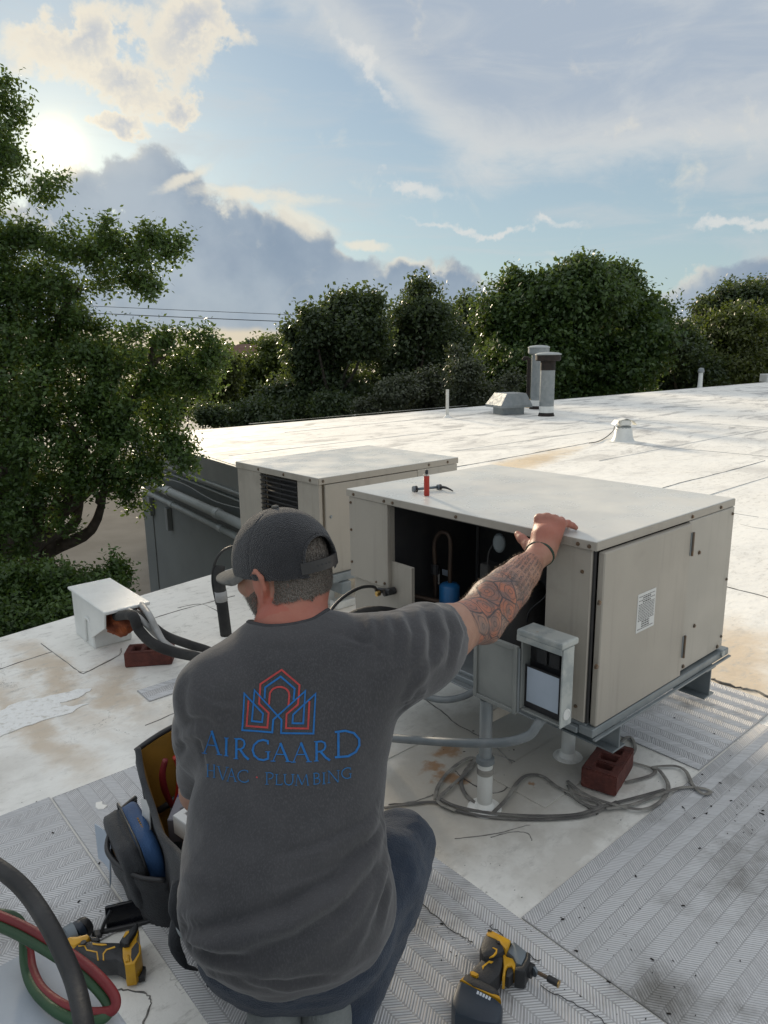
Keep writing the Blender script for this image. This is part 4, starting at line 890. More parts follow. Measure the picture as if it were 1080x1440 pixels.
# ------------------------------------------------------------------ pipe hood, cables and the insulated riser on the left
h0 = rf(-.575, 2.19, 0)
hd = thing('pipe_hood', 'white coated pipe hood stuffed with orange foam at the left roof edge', 'pipe hood', h0, YAW)
G().box(.008, .185, .0, .25, .0015, .222, .006).obj('body', M_whitepaint, hd)
Z = .24
def hz_(px, py): P = Vector(atz(px, py, Z))-h0; return (float(P @ Vector(AX)), float(P @ Vector(BX)))
k0, k1, k2, k3 = hz_(148, 862), hz_(108, 824), hz_(160, 812), hz_(208, 846)
y0 = min(k0[1], k3[1]); y1 = max(k1[1], k2[1])
lidh = G().box(-.003, .2, -.215, .262, Z-.014, Z, .003).obj('lid', M_whitepaint, hd)
G().add([(.0, -.001, .06), (.0, -.001, Z-.015), (.0, -.205, Z-.015), (.0, -.19, .16), (.007, -.001, .06), (.007, -.001, Z-.015), (.007, -.205, Z-.015), (.007, -.19, .16)], [(0, 1, 2, 3), (7, 6, 5, 4), (0, 3, 7, 4), (3, 2, 6, 7), (2, 1, 5, 6), (1, 0, 4, 5)]).obj('cheek', M_whitepaint, hd)
G().box(.19, .197, -.17, -.0005, .17, Z-.0145, .002).obj('cheek', M_whitepaint, hd)
G().tube([(.004, -.02, .10), (.004, .02, .135), (.004, .05, .14), (.004, .07, .12), (.004, .08, .02)], .006, 8, 5).obj('sealant_bead', M_whitepaint, hd, smooth=True)
bm = bmesh.new(); bmesh.ops.create_icosphere(bm, subdivisions=4, radius=1)
for q in bm.verts:
    n_ = noise.fractal(q.co*2.2, 1.0, 2.0, 4)*0.28; q.co = Vector((.105+q.co.x*.072*(1+n_), -.09+q.co.y*.11*(1+n_), .155+q.co.z*.072*(1+n_)))
me = bpy.data.meshes.new('foam'); bm.to_mesh(me); bm.free(); me.shade_smooth(); link('foam_filling', me, M_orange, hd)
hg_ = 'lines coming out of the pipe hood'
def P3(px, py, Y): return Vector(aty(px, py, Y))
cable('insulated_line', 'thick black insulated line bending out of the pipe hood', 'pipe', [rf(-.49, 2.14, .15), P3(185, 865, 2.72), P3(195, 885, 2.70), P3(215, 905, 2.68), P3(245, 917, 2.68), P3(280, 925, 2.66), P3(330, 945, 2.6)], .021, M_foamrub, 14, 6, hg_)
cable('insulated_line', 'second black insulated line running behind the grey conduits of the pipe hood', 'pipe', [rf(-.42, 2.16, .16), P3(200, 868, 2.86), P3(230, 892, 2.86), P3(262, 905, 2.84), P3(300, 918, 2.8), P3(350, 945, 2.7)], .019, M_foamrub, 14, 6, hg_)
cable('grey_conduit', 'light grey conduit leaving the right side of the pipe hood opening', 'conduit', [rf(-.37, 2.12, .2), P3(208, 862, 2.76), P3(220, 885, 2.72), P3(232, 905, 2.7), P3(252, 915, 2.7), P3(300, 925, 2.68)], .0135, M_ltgrey, 12, 6, hg_)
cable('grey_conduit', 'light grey taped conduit crossing over the black line from the pipe hood', 'conduit', [rf(-.44, 2.12, .19), P3(195, 868, 2.74), P3(222, 895, 2.76), P3(250, 915, 2.75), P3(300, 930, 2.7)], .012, M_ltgrey, 12, 6, hg_)
rs = thing('insulated_riser', 'upright black insulated pipe with a grey tape band, behind the cap brim', 'pipe', atz(318, 893))
b0 = Vector(atz(318, 893)); tp = Vector(aty(308, 815, b0.y))-b0
G().tube([(0, 0, 0), tp*.5, tp, tp+Vector((0, .02, .06))], .027, 14, 4).obj('insulated_pipe', M_foamrub, rs, smooth=True)
G().tube([tp*.62, tp*.80], .0285, 14).obj('tape_band', M_ltgrey, rs, smooth=True)
ww = [aty(305, 850, b0.y), aty(299, 820, b0.y), aty(301, 795, b0.y), aty(312, 776, b0.y), aty(330, 768, b0.y+.05), aty(350, 770, b0.y+.1), aty(372, 800, b0.y+.15)]
G().tube([Vector(q)-b0 for q in ww], .006, 8, 6).obj('wire_loop', M_rubber, rs, smooth=True)

# ------------------------------------------------------------------ bricks
def brick(label, p, rz, rx=0.0):
    t = thing('brick', label, 'brick', p, rz, 'loose cored bricks')
    L, Wd, H = .195, .105, .066
    bm = bmesh.new(); g = G()
    xs = [-L/2, -.068, -.036, -.016, .016, .036, .068, L/2]; ys = [-Wd/2, -.026, .026, Wd/2]
    hole = lambda i, j: j == 1 and i in (1, 3, 5)
    vt_, vb = {}, {}
    for i, x in enumerate(xs):
        for j, y in enumerate(ys):
            jx, jy = random.uniform(-.0012, .0012), random.uniform(-.0012, .0012)
            vt_[i, j] = bm.verts.new((x+jx, y+jy, H+random.uniform(-.0006, .0006))); vb[i, j] = bm.verts.new((x+jx, y+jy, 0.001))
    for i in range(7):
        for j in range(3):
            if hole(i, j):
                for (a, b) in (((i, j), (i+1, j)), ((i+1, j), (i+1, j+1)), ((i+1, j+1), (i, j+1)), ((i, j+1), (i, j))): bm.faces.new((vt_[a], vt_[b], vb[b], vb[a]))
            else:
                bm.faces.new((vt_[i, j], vt_[i+1, j], vt_[i+1, j+1], vt_[i, j+1])); bm.faces.new((vb[i, j+1], vb[i+1, j+1], vb[i+1, j], vb[i, j]))
    for i in range(7):
        bm.faces.new((vb[i, 0], vb[i+1, 0], vt_[i+1, 0], vt_[i, 0])); bm.faces.new((vt_[i, 3], vt_[i+1, 3], vb[i+1, 3], vb[i, 3]))
    for j in range(3):
        bm.faces.new((vt_[0, j], vt_[0, j+1], vb[0, j+1], vb[0, j])); bm.faces.new((vb[7, j], vb[7, j+1], vt_[7, j+1], vt_[7, j]))
    bmesh.ops.recalc_face_normals(bm, faces=bm.faces)
    he = [e for e in bm.edges if e.is_manifold and e.calc_face_angle(0) > 1.0]
    bmesh.ops.bevel(bm, geom=he, offset=.0035, segments=2, affect='EDGES', clamp_overlap=True)
    me = bpy.data.meshes.new('body'); bm.to_mesh(me); bm.free(); me.shade_smooth(); me.set_sharp_from_angle(angle=RAD(50))
    link('body', me, M_brick, t); return t
brick('red cored brick with three holes lying beside the tangled straps', (.684, 1.985, .004), RAD(56))
bl = brick('red cored brick holding up the black lines near the white pipe hood', Vector(atz(207, 937))+Vector((0.0, .05, .0)), RAD(8))

# ------------------------------------------------------------------ things on the lid
p = Vector(atz(600, 697, ZT+.0035))
t = thing('red_marker', 'slim red cylinder standing upright on the unit lid', 'marker', p)
G().lathe([(.0085, 0), (.0095, .002), (.0095, .066), (.0088, .068)], 18).obj('barrel', M_red, t, auto=40)
G().lathe([(.0085, .0682), (.0085, .074), (.006, .0745)], 18).obj('collar', M_chrome, t, auto=40)
G().lathe([(.0055, .0746), (.0055, .086), (.004, .088)], 14).obj('tip', M_black, t, auto=40)
a, b, c = (Vector(atz(q[0], q[1], ZT+.012)) for q in ((583, 688), (617, 685), (637, 688)))
t = thing('ratchet_wrench', 'small steel service wrench lying on the unit lid behind the red marker', 'wrench', (a.x, a.y, ZT+.0035))
ofs = Vector((a.x, a.y, ZT+.0035)); dd = (b-a).normalized(); A_, B_, C_ = a-ofs, b-ofs, c-ofs
rotm = Vector((0, 0, 1)).rotation_difference(dd).to_matrix().to_4x4()
G().tube([A_, A_.lerp(B_, .5), B_], .0048, 10).obj('shank', M_toolgrey, t, smooth=True)
for q, r in ((A_, .0115), (B_, .0095)):
    for s in (-.006, .003): G().lathe([(r, 0), (r*1.05, .001), (r*1.05, .005), (r, .006)], 12, Matrix.Translation(q) @ rotm @ Matrix.Translation((0, 0, s))).obj('socket_end', M_toolgrey if s < 0 else M_black, t, auto=40)
G().tube([B_, B_.lerp(C_, .5)+Vector((0, 0, .002)), C_-Vector((0, 0, .006))], [.006, .0045, .0018], 8, 3).obj('tail', M_black, t, smooth=True)

# ------------------------------------------------------------------ tangled webbing straps
SG = 'strands of webbing tangled round the posts'
def strap(label, pts, m, w=.0062, z=.005):
    P = []
    for i, q in enumerate(pts):
        v_ = Vector(atz(q[0], q[1], z+.0008*(i % 4))); P.append(v_)
    tag(G().tube(P, 1, 8, 7, flat=(w, .0016)).obj('webbing_strap', m, smooth=True), label, 'strap', SG)
strap('dark webbing strand sweeping in front of the near post', [(540, 1136), (580, 1130), (612, 1128), (640, 1139), (690, 1149), (760, 1152), (818, 1148), (846, 1138), (868, 1127)], M_strapd)
strap('dark webbing strand doubled beside the sweep in front of the near post', [(612, 1119), (640, 1133), (690, 1143), (750, 1147), (810, 1145), (850, 1133), (900, 1120), (935, 1110)], M_strapd, z=.008)
strap('grey webbing loop standing left of the near post', [(612, 1124), (616, 1106), (630, 1086), (650, 1070), (663, 1065), (668, 1069), (656, 1086), (634, 1106), (616, 1126), (640, 1140)], M_strap, z=.010)
strap('grey webbing curl touching the left side of the near post', [(664, 1070), (650, 1092), (650, 1108), (662, 1124), (688, 1140)], M_strap, z=.006)
strap('grey webbing arch between the near post and the brick', [(692, 1144), (712, 1124), (728, 1100), (742, 1090), (762, 1091), (785, 1107), (815, 1120), (838, 1127), (844, 1133), (832, 1134), (812, 1124), (799, 1104)], M_strap, z=.009)
strap('pale webbing strand looping right of the brick onto the pad', [(798, 1098), (818, 1114), (852, 1128), (900, 1138), (928, 1128), (940, 1106), (928, 1084), (918, 1079), (948, 1077), (964, 1084), (974, 1103), (988, 1116), (999, 1114), (990, 1109), (962, 1107), (930, 1116), (890, 1131), (852, 1137)], M_strap, z=.011)
strap('pale webbing knot between the brick and the stand channel', [(884, 1068), (893, 1052), (886, 1036), (872, 1044), (862, 1058), (884, 1070), (918, 1081), (916, 1090), (880, 1100)], M_strap, z=.007)

# ------------------------------------------------------------------ power tools lying on their sides
def trace(pts, ox, oy, sc, zp): return [tuple(atz(ox+x/sc, oy+y/sc, zp)[:2]) for x, y in pts]
t = thing('impact_driver', 'yellow and black cordless impact driver with battery lying on the ribbed pad', 'impact driver', (0, 0, 0))
def idp(name, pts, z0, z1, m, ch=.004, par=None): return G().prism(trace(pts, 610, 1290, 5.4, z1*.8), z0, z1, ch).obj(name, m, par or t, auto=35)
hs = idp('motor_housing', [(412, 112), (378, 168), (348, 250), (350, 300), (374, 338), (440, 330), (525, 300), (562, 268), (596, 214), (500, 155)], .010, .066, M_toolblk, .011)
idp('yellow_shell', [(416, 120), (398, 150), (405, 178), (470, 205), (500, 235), (545, 285), (565, 262), (584, 206), (500, 162)], .020, .0685, M_yellow, .006)
for k in range(3): idp('vent_slot', [(408+k*10, 140+k*3), (416+k*10, 130+k*3), (420+k*10, 134+k*3), (410+k*10, 150+k*3)], .060, .0692, M_black, 0, hs)
idp('vent_slot', [(470, 215), (500, 222), (505, 238), (482, 235)], .06, .0692, M_black, 0, hs)
idp('gear_case', [(588, 222), (612, 210), (708, 288), (700, 335), (668, 398), (622, 385), (600, 335), (552, 292), (565, 262)], .012, .062, M_toolgrey, .012)
idp('nose_bumper', [(704, 288), (732, 304), (734, 330), (722, 385), (692, 446), (650, 444), (614, 436), (620, 408), (664, 400), (700, 335)], .014, .06, M_toolblk, .007)
idp('grip', [(368, 332), (430, 322), (530, 300), (532, 345), (525, 400), (505, 470), (470, 500), (420, 545), (330, 505), (240, 470), (262, 440), (300, 400)], .016, .056, M_toolblk, .013)
idp('trigger_guard', [(522, 300), (555, 330), (600, 345), (624, 385), (612, 440), (590, 400), (560, 402), (545, 430), (540, 478), (520, 480), (530, 400)], .022, .056, M_yellow, .004)
idp('trigger', [(552, 402), (590, 396), (610, 420), (605, 455), (570, 488), (545, 480)], .022, .052, M_black, .006)
idp('grip_logo', [(365, 405), (420, 362), (452, 370), (436, 385), (418, 378), (382, 408), (372, 432)], .054, .0568, M_yellow, 0)
idp('grip_line', [(446, 266), (482, 280), (478, 310), (455, 335), (420, 345), (450, 325), (468, 300), (470, 286), (445, 272)], .064, .0668, M_yellow, 0)
idp('foot', [(240, 455), (330, 495), (420, 540), (470, 570), (496, 598), (498, 625), (440, 620), (300, 560), (212, 505)], .010, .062, M_toolblk, .006)
idp('foot_badge', [(275, 450), (300, 448), (340, 470), (320, 485), (285, 475)], .0555, .0632, M_yellow, .0)
idp('yellow_rail', [(196, 508), (230, 480), (300, 520), (440, 600), (500, 632), (512, 668), (480, 650), (330, 580)], .012, .060, M_yellow, .003)
bt = idp('battery', [(178, 522), (208, 510), (330, 570), (470, 648), (520, 690), (524, 720), (505, 812), (480, 850), (340, 830), (160, 765), (134, 690), (140, 640)], .003, .066, M_batt, .010)
for k in range(5): idp('battery_print', [(330+k*22, 598+k*11), (346+k*22, 606+k*11), (338+k*22, 630+k*11), (322+k*22, 622+k*11)], .064, .0663, M_bluepaper, 0, bt)
pc = [Vector(atz(610+x/5.4, 1290+y/5.4, .038)) for x, y in ((718, 395), (752, 412), (775, 398), (862, 458), (868, 462), (952, 508))]
G().tube([pc[0], pc[1]], .0145, 14).obj('chuck_collar', M_toolblk, t, auto=40)
G().tube([pc[1], pc[1].lerp(pc[2], .8)], [.011, .009], 12).obj('chuck', M_toolgrey, t, auto=40)
G().tube([pc[1].lerp(pc[2], .5), pc[3]], .0042, 6).obj('bit_shank', M_screw, t)
G().tube([pc[4], pc[4].lerp(pc[5], .9), pc[5]], [.0072, .0072, .0062], 10).obj('nut_driver', M_black, t, auto=40)
G().tube([pc[4].lerp(pc[5], .93), pc[5]+(pc[5]-pc[4])*.01], .0075, 10).obj('driver_ring', M_brass, t)

t = thing('cordless_drill', 'yellow and black cordless drill without battery lying beside the tool bag', 'drill', (0, 0, 0))
def drp(name, pts, z0, z1, m, ch=.004, par=None): return G().prism(trace(pts, 80, 1270, 6.75, z1*.8), z0, z1, ch).obj(name, m, par or t, auto=35)
c0_, c1_, c2_, c3_ = (Vector(atz(80+x/6.75, 1270+y/6.75, .034)) for x, y in ((90, 345), (170, 300), (230, 255), (300, 190)))
G().tube([c0_, c1_], [.026, .028], 18).obj('gear_case', M_toolgrey, t, auto=35)
G().tube([c1_, c1_.lerp(c2_, .6), c2_], [.024, .025, .024], 18).obj('clutch_ring', M_batt, t, auto=35)
G().tube([c2_, c2_.lerp(c3_, .4), c2_.lerp(c3_, .8), c3_], [.022, .0235, .020, .012], 18).obj('chuck', M_rubber, t, auto=35)
drp('yellow_shell', [(90, 375), (135, 355), (200, 352), (298, 330), (318, 352), (300, 385), (235, 412), (180, 442), (120, 440)], .02, .062, M_yellow, .006)
G().lathe([(.006, 0), (.006, .002)], 10, Matrix.Translation(Vector(atz(80+252/6.75, 1270+376/6.75, .062)))).obj('button', M_black, t)
drp('grip', [(150, 445), (240, 400), (330, 392), (420, 404), (600, 408), (645, 440), (648, 628), (590, 592), (560, 576), (400, 586), (320, 556), (200, 480)], .014, .058, M_toolblk, .013)
drp('grip_line', [(205, 445), (272, 440), (292, 482), (390, 502), (402, 580), (388, 580), (380, 512), (284, 492), (264, 450), (212, 455)], .056, .0588, M_yellow, 0)
drp('grip_line', [(440, 580), (440, 520), (470, 480), (555, 450), (560, 465), (480, 490), (452, 525), (454, 580)], .056, .0588, M_yellow, 0)
drp('grip_logo', [(340, 418), (372, 425), (470, 430), (482, 440), (430, 446), (345, 436)], .056, .059, M_yellow, 0)
drp('trigger', [(310, 355), (395, 345), (412, 365), (405, 395), (330, 392)], .022, .05, M_black, .006)
ft = drp('foot', [(598, 408), (640, 340), (700, 290), (768, 222), (776, 262), (745, 330), (700, 400), (690, 432), (645, 442)], .006, .07, M_toolblk, .005)
drp('battery_socket', [(632, 440), (690, 428), (742, 350), (774, 262), (782, 300), (764, 398), (802, 440), (800, 520), (742, 622), (652, 636), (630, 560), (626, 480)], .006, .060, M_yellow, .006)
drp('socket_recess', [(712, 480), (765, 410), (784, 440), (782, 510), (745, 572), (722, 600), (708, 560)], .05, .0606, M_black, 0)
drp('release_button', [(648, 535), (690, 530), (696, 590), (654, 600)], .05, .064, M_yellow, .003)
drp('foot_badge', [(640, 355), (658, 322), (688, 312), (690, 330), (668, 352), (650, 374), (636, 378)], .066, .0708, M_yellow, 0)
drp('belt_clip', [(648, 702), (690, 640), (730, 655), (770, 598), (846, 610), (832, 702), (790, 716), (660, 716)], .004, .018, M_black, .002)
drp('clip_plate', [(700, 690), (740, 650), (790, 640), (800, 665), (760, 690)], .018, .020, M_chrome, .0)

# ------------------------------------------------------------------ tool bag
L0, L1 = Vector((-.625, 1.655, 0)), Vector((-.385, 1.245, 0))
e = (L1-L0).normalized(); bang = math.atan2(e.y, e.x); BL = (L1-L0).length; BW = .24; BH = .29
bag = thing('tool_bag', 'open dark grey canvas tool bag with yellow lining left of the worker', 'tool bag', L0, bang)
# local frame: x from the far end to the near end, y to the worker's side
def wallsheet(fn, nu, nv, th, name, m, par=bag):
    V = []; F = []
    for s in (0, 1):
        for i in range(nu+1):
            for j in range(nv+1): V.append(fn(i/nu, j/nv, s*th))
    N = (nu+1)*(nv+1); ix = lambda s, i, j: s*N+i*(nv+1)+j
    for i in range(nu):
        for j in range(nv):
            F.append((ix(0, i, j), ix(0, i+1, j), ix(0, i+1, j+1), ix(0, i, j+1))); F.append((ix(1, i, j+1), ix(1, i+1, j+1), ix(1, i+1, j), ix(1, i, j)))
    for i in range(nu):
        for j in (0, nv): F.append((ix(0, i, j), ix(0, i+1, j), ix(1, i+1, j), ix(1, i, j)))
    for j in range(nv):
        for i in (0, nu): F.append((ix(0, i, j), ix(0, i, j+1), ix(1, i, j+1), ix(1, i, j)))
    return G().add(V, F).obj(name, m, par, smooth=False, auto=50)
def wob(a, b): return noise.noise(Vector((a*4+1.3, b*4, 2.2)))*.012
lw = lambda u_, w_, o: (u_*BL, o-.012*math.sin(PI*u_)*w_-.02*w_+wob(u_, w_), .003+w_*(BH-.035*math.sin(PI*u_)+.03*(1-u_)**3))
wallsheet(lw, 14, 8, .007, 'side_wall', M_canvas)
wallsheet(lambda u_, w_, o: lw(u_, w_, o+.0085), 14, 8, .004, 'lining', M_bagyellow)
rwf = lambda u_, w_, o: (u_*BL, BW-o+.02*w_, .003+w_*BH)
wallsheet(rwf, 8, 4, .007, 'side_wall', M_canvas)
def fw2(u_, w_, o):
    top = BH+.04*math.sin(PI*min(1, .12+u_*.8))+.02*(1-abs(2*u_-1)); return (o-.02*w_, u_*BW-.018*w_*(1-u_), .003+w_*top)
wallsheet(fw2, 12, 8, .007, 'end_wall', M_canvas)
wallsheet(lambda u_, w_, o: fw2(.02+.96*u_, w_*.985, o+.0085), 12, 8, .004, 'lining', M_bagyellow)
wallsheet(lambda u_, w_, o: (BL-o+.015*w_, u_*BW, .003+w_*(BH-.03)), 6, 4, .007, 'end_wall', M_canvas)
G().box(.008, BL-.008, .008, BW-.008, .0025, .008, .001).obj('bottom', M_canvas, bag)
G().tube([lw(k/12, 1.0, .005) for k in range(13)], .0075, 8, 3).obj('rim_piping', M_canvas, bag, smooth=True)
G().tube([fw2(k/12, 1.0, .004) for k in range(13)], .0075, 8, 3).obj('rim_piping', M_black, bag, smooth=True)
fx = lambda u_, w_: Vector(fw2(u_, w_, .016))
G().tube([fx(.55, .98), fx(.56, .7), fx(.56, .45), fx(.56, .2)], 1, 8, 3, flat=(.003, .022)).obj('webbing', M_black, bag)
for u0 in (.42, .72): G().tube([fx(u0, .95), fx(u0+.01, .6), fx(u0, .25)], .014, 8, 3).obj('webbing', M_black, bag, smooth=True)
G().tube([fx(.06, .42)+Vector((.004, 0, 0)), fx(.2, .47)+Vector((.022, 0, 0)), fx(.4, .50)+Vector((.01, 0, 0))], .009, 8, 4).obj('elastic_loop', M_black, bag, smooth=True)
G().lathe([(.014, 0), (.014, .006), (.009, .008)], 14, Matrix.Translation(fx(.52, .86)) @ Matrix.Rotation(PI/2, 4, 'Y')).obj('rivet', M_rubber, bag)
# near corner buckles and straps
for k, (x, y, z) in enumerate(((BL+.01, -.03, .20), (BL+.005, -.035, .12))):
    G().tube([(x-.05, y-.002, z+.05), (x-.01, y-.022, z+.02), (x+.012, y-.008, z-.02), (x+.006, y+.01, z-.045)], 1, 8, 4, flat=(.012, .003)).obj('strap', M_canvas, bag, smooth=True)
G().lathe([(.009, 0), (.009, .003), (.005, .005)], 12, Matrix.Translation((BL-.02, -.03, .245)) @ Matrix.Rotation(PI/2, 4, 'X')).obj('rivet', M_chrome, bag, auto=40)
G().tube([(BL-.05, -.02, .2), (BL-.02, -.045, .17), (BL+.005, -.04, .15), (BL-.01, -.03, .13)], .004, 8, 4).obj('strap_ring', M_galv, bag, smooth=True)
# outer pocket on the left side
pk = lambda u_, w_, o: (-.03+u_*.31, -.012-.012*w_-(.075+.02*w_)*math.sin(PI*u_)**.7-o+wob(u_, w_+3)*.7, .004+w_*(.165-.03*u_))
wallsheet(pk, 12, 6, .006, 'pocket', M_canvas)
wallsheet(lambda u_, w_, o: pk(.03+.94*u_, w_*.97, -o-.0075), 12, 6, .003, 'pocket_lining', M_bagyellow)
G().tube([pk(k/12, 1, .003) for k in range(13)], .006, 8, 3).obj('rim_piping', M_black, bag, smooth=True)
G().tube([(.20, -.14, .05), (.205, -.155, .03), (.21, -.165, .014)], .004, 6, 3).obj('zip_pull', M_black, bag); G().box(.20, .22, -.182, -.166, .002, .014, .003).obj('zip_tab', M_black, bag)
BM = Matrix.Translation(L0) @ Matrix.Rotation(bang, 4, 'Z')
def bagpt(x, y, z): return BM @ Vector((x, y, z))
# blue pouch in the pocket
pch = thing('zip_pouch', 'blue and black zipped pouch tucked in the outer pocket of the tool bag', 'pouch', bagpt(.115, -.052, .03), bang+RAD(3))
pch.rotation_euler = (RAD(9), 0, bang+RAD(3))
def pouch(x0, x1, y0, y1, z0, z1, name, m, par=None):
    bm = bmesh.new(); bmesh.ops.create_cube(bm, size=1); bmesh.ops.subdivide_edges(bm, edges=bm.edges, cuts=7, use_grid_fill=True)
    for q in bm.verts:
        c = q.co*2; rr = max(abs(c.x), abs(c.y), abs(c.z)); s_ = (abs(c.x)**5+abs(c.y)**5+abs(c.z)**5)**.2
        c = c*(rr/s_); n_ = noise.noise(c*1.8)*.06
        q.co = Vector(((x0+x1)/2+c.x*(x1-x0)/2*(1+n_), (y0+y1)/2+c.y*(y1-y0)/2*(1+n_), (z0+z1)/2+c.z*(z1-z0)/2*(1+n_)))
    me = bpy.data.meshes.new(name); bm.to_mesh(me); bm.free(); me.shade_smooth(); return link(name, me, m, par or pch)
pouch(-.115, .115, -.002, .052, 0, .165, 'front_panel', M_bluepouch); pouch(-.117, .117, -.042, .012, -.004, .163, 'back_panel', M_canvas)
G().box(-.02, .06, .030, .034, .158, .163, .001, Matrix.Identity(4)).obj('badge', M_black, pch)
g = G()
for k in range(7): g.box(-.014+k*.0098, -.0075+k*.0098, .030, .0335, .1632, .164, .0002)
g.obj('badge_print', M_bagyellow, pch)
G().tube([(-.112, .006, .02), (-.118, .006, .1), (-.10, .006, .168), (0, .006, .173), (.1, .006, .168), (.118, .006, .1)], .003, 6, 5).obj('zip', M_black, pch, smooth=True)
ppr = [('folded pale paper sticking out beside the blue pouch', (.0, -.135, .05), (.12, .003, .10), .05, M_bluepaper), ('white card between the blue pouch and the bag wall', (.10, -.035, .08), (.06, .002, .165), -.05, M_paper)]
for lab_, q, s_, rr, m in ppr:
    t = thing('paper_sheet', lab_, 'paper', bagpt(*q), bang+rr, 'papers in the tool bag')
    wallsheet(lambda u_, w_, o: (u_*s_[0], .012*math.sin(PI*u_)+.01*w_*u_+o, w_*s_[2]), 8, 5, s_[1], 'sheet', m, t)
# contents
t = thing('pliers', 'pliers with red dipped handles standing in the far end of the tool bag', 'pliers', bagpt(.06, .05, .01), bang)
for s in (-1, 1):
    G().tube([(0, s*.004, .16), (0, s*.018, .21), (.004, s*.022, .26), (.008, s*.012, .30)], [.006, .0085, .0085, .007], 10, 5).obj('handle', M_redhose if s < 0 else M_red, t, smooth=True)
    G().tube([(0, s*.003, .16), (0, s*.008, .08), (0, s*.002, .0)], [.006, .009, .004], 8, 4).obj('jaw', M_toolgrey, t, smooth=True)
t = thing('pliers', 'second pair of red handled pliers beside the first', 'pliers', bagpt(.12, .075, .01), bang+.8)
for s in (-1, 1):
    G().tube([(0, s*.004, .14), (0, s*.02, .2), (.004, s*.02, .25), (.008, s*.014, .27)], [.006, .0085, .0085, .007], 10, 5).obj('handle', M_red, t, smooth=True)
    G().tube([(0, s*.003, .14), (0, s*.008, .08), (0, s*.002, .0)], [.006, .009, .004], 8, 4).obj('jaw', M_chrome, t, smooth=True)
M_purple = mat('purple_card', (0.06, 0.045, 0.2), .5, c2=(.05, .04, .16), ns=9); M_greycard = mat('grey_card', (.16, .155, .18), .6, c2=(.13, .13, .15), ns=9)
t = thing('cardboard_box', 'purple and grey printed box lying in the tool bag', 'box', bagpt(.17, .085, .19), bang-.5)
G().box(-.07, .0, -.05, .05, 0, .06, .002).obj('purple_end', M_purple, t); G().box(.0005, .09, -.05, .05, 0, .06, .002).obj('grey_end', M_greycard, t)
g = G()
for pts in ([(.02, -.03), (.035, 0.0), (.05, -.03)], [(.026, -.016), (.044, -.016)], [(.062, -.03), (.062, 0.0)]):
    g.tube([(x, y, .0612) for x, y in pts], 1, 4, flat=(.0025, .0006))
g.obj('box_print', M_ink, t)
t = thing('red_case', 'red plastic case under the purple box in the tool bag', 'case', bagpt(.22, .12, .12), bang-.3); G().box(-.08, .09, -.06, .06, 0, .065, .008).obj('shell', M_red, t); G().box(-.02, .02, -.064, -.0605, .02, .04, .002).obj('latch', M_black, t)
t = thing('plastic_clip', 'white plastic clip in the tool bag beside the red case', 'clip', bagpt(.255, .04, .215), bang+.4)
G().prism([(-.03, -.02), (.03, -.024), (.034, .01), (.012, .024), (.008, .0), (-.012, .0), (-.016, .022), (-.032, .018)], 0, .05, .003).obj('body', M_paper, t)
t = thing('torch_fitting', 'chrome and brass fitting standing upright in the near end of the tool bag', 'fitting', bagpt(.345, .04, .14), bang)
G().lathe([(.018, 0), (.02, .02), (.02, .06), (.016, .07), (.012, .075)], 16).obj('brass_body', M_brass, t, auto=40); G().lathe([(.012, .0755), (.0135, .08), (.0135, .12), (.007, .125), (.007, .15), (.0095, .152), (.0095, .165), (.004, .167)], 16).obj('steel_nozzle', M_chrome, t, auto=40)
t = thing('tape_roll', 'yellow tape roll lying against the chrome fitting in the tool bag', 'tape', bagpt(.31, .075, .19), bang)
Rm = Matrix.Rotation(RAD(70), 4, 'Y')
G().lathe([(.022, -.012), (.034, -.012), (.034, .012), (.022, .012)], 24, Rm).obj('roll', M_yellow, t, auto=40)
t = thing('socket_set', 'steel sockets and nuts jumbled in the near end of the tool bag', 'sockets', bagpt(.385, .07, .09), bang)
for k in range(7):
    G().lathe([(.008, 0), (.010, .002), (.010, .03), (.006, .032)], 6, Matrix.Translation((random.uniform(-.04, .04), random.uniform(-.045, .05), random.uniform(0, .06))) @ Matrix.Rotation(random.uniform(-1, 1), 4, 'X') @ Matrix.Rotation(random.uniform(-1, 1), 4, 'Y')).obj('socket', random.choice((M_chrome, M_toolgrey, M_black, M_brass)), t, auto=40)
# black flat case in front of the bag
q = [Vector(atz(*p_)) for p_ in ((150, 1310), (230, 1290))]
fl_ = (q[1]-q[0]).normalized()
t = thing('folded_case', 'glossy black flat case leaning on edge in front of the tool bag', 'case', q[0], math.atan2(fl_.y, fl_.x))
M_gloss = mat('gloss_black', (.006, .007, .01), .22, c2=(.012, .013, .018), ns=30)
tm = Matrix.Rotation(RAD(-14), 4, 'X')
G().box(0, .19, .0, .010, .003, .055, .002, tm).obj('plate', M_gloss, t)
G().tube([(-.03, -.005, .008), (.05, -.01, .008), (.16, -.008, .008)], .006, 8, 4).obj('edge_cord', M_black, t, smooth=True)

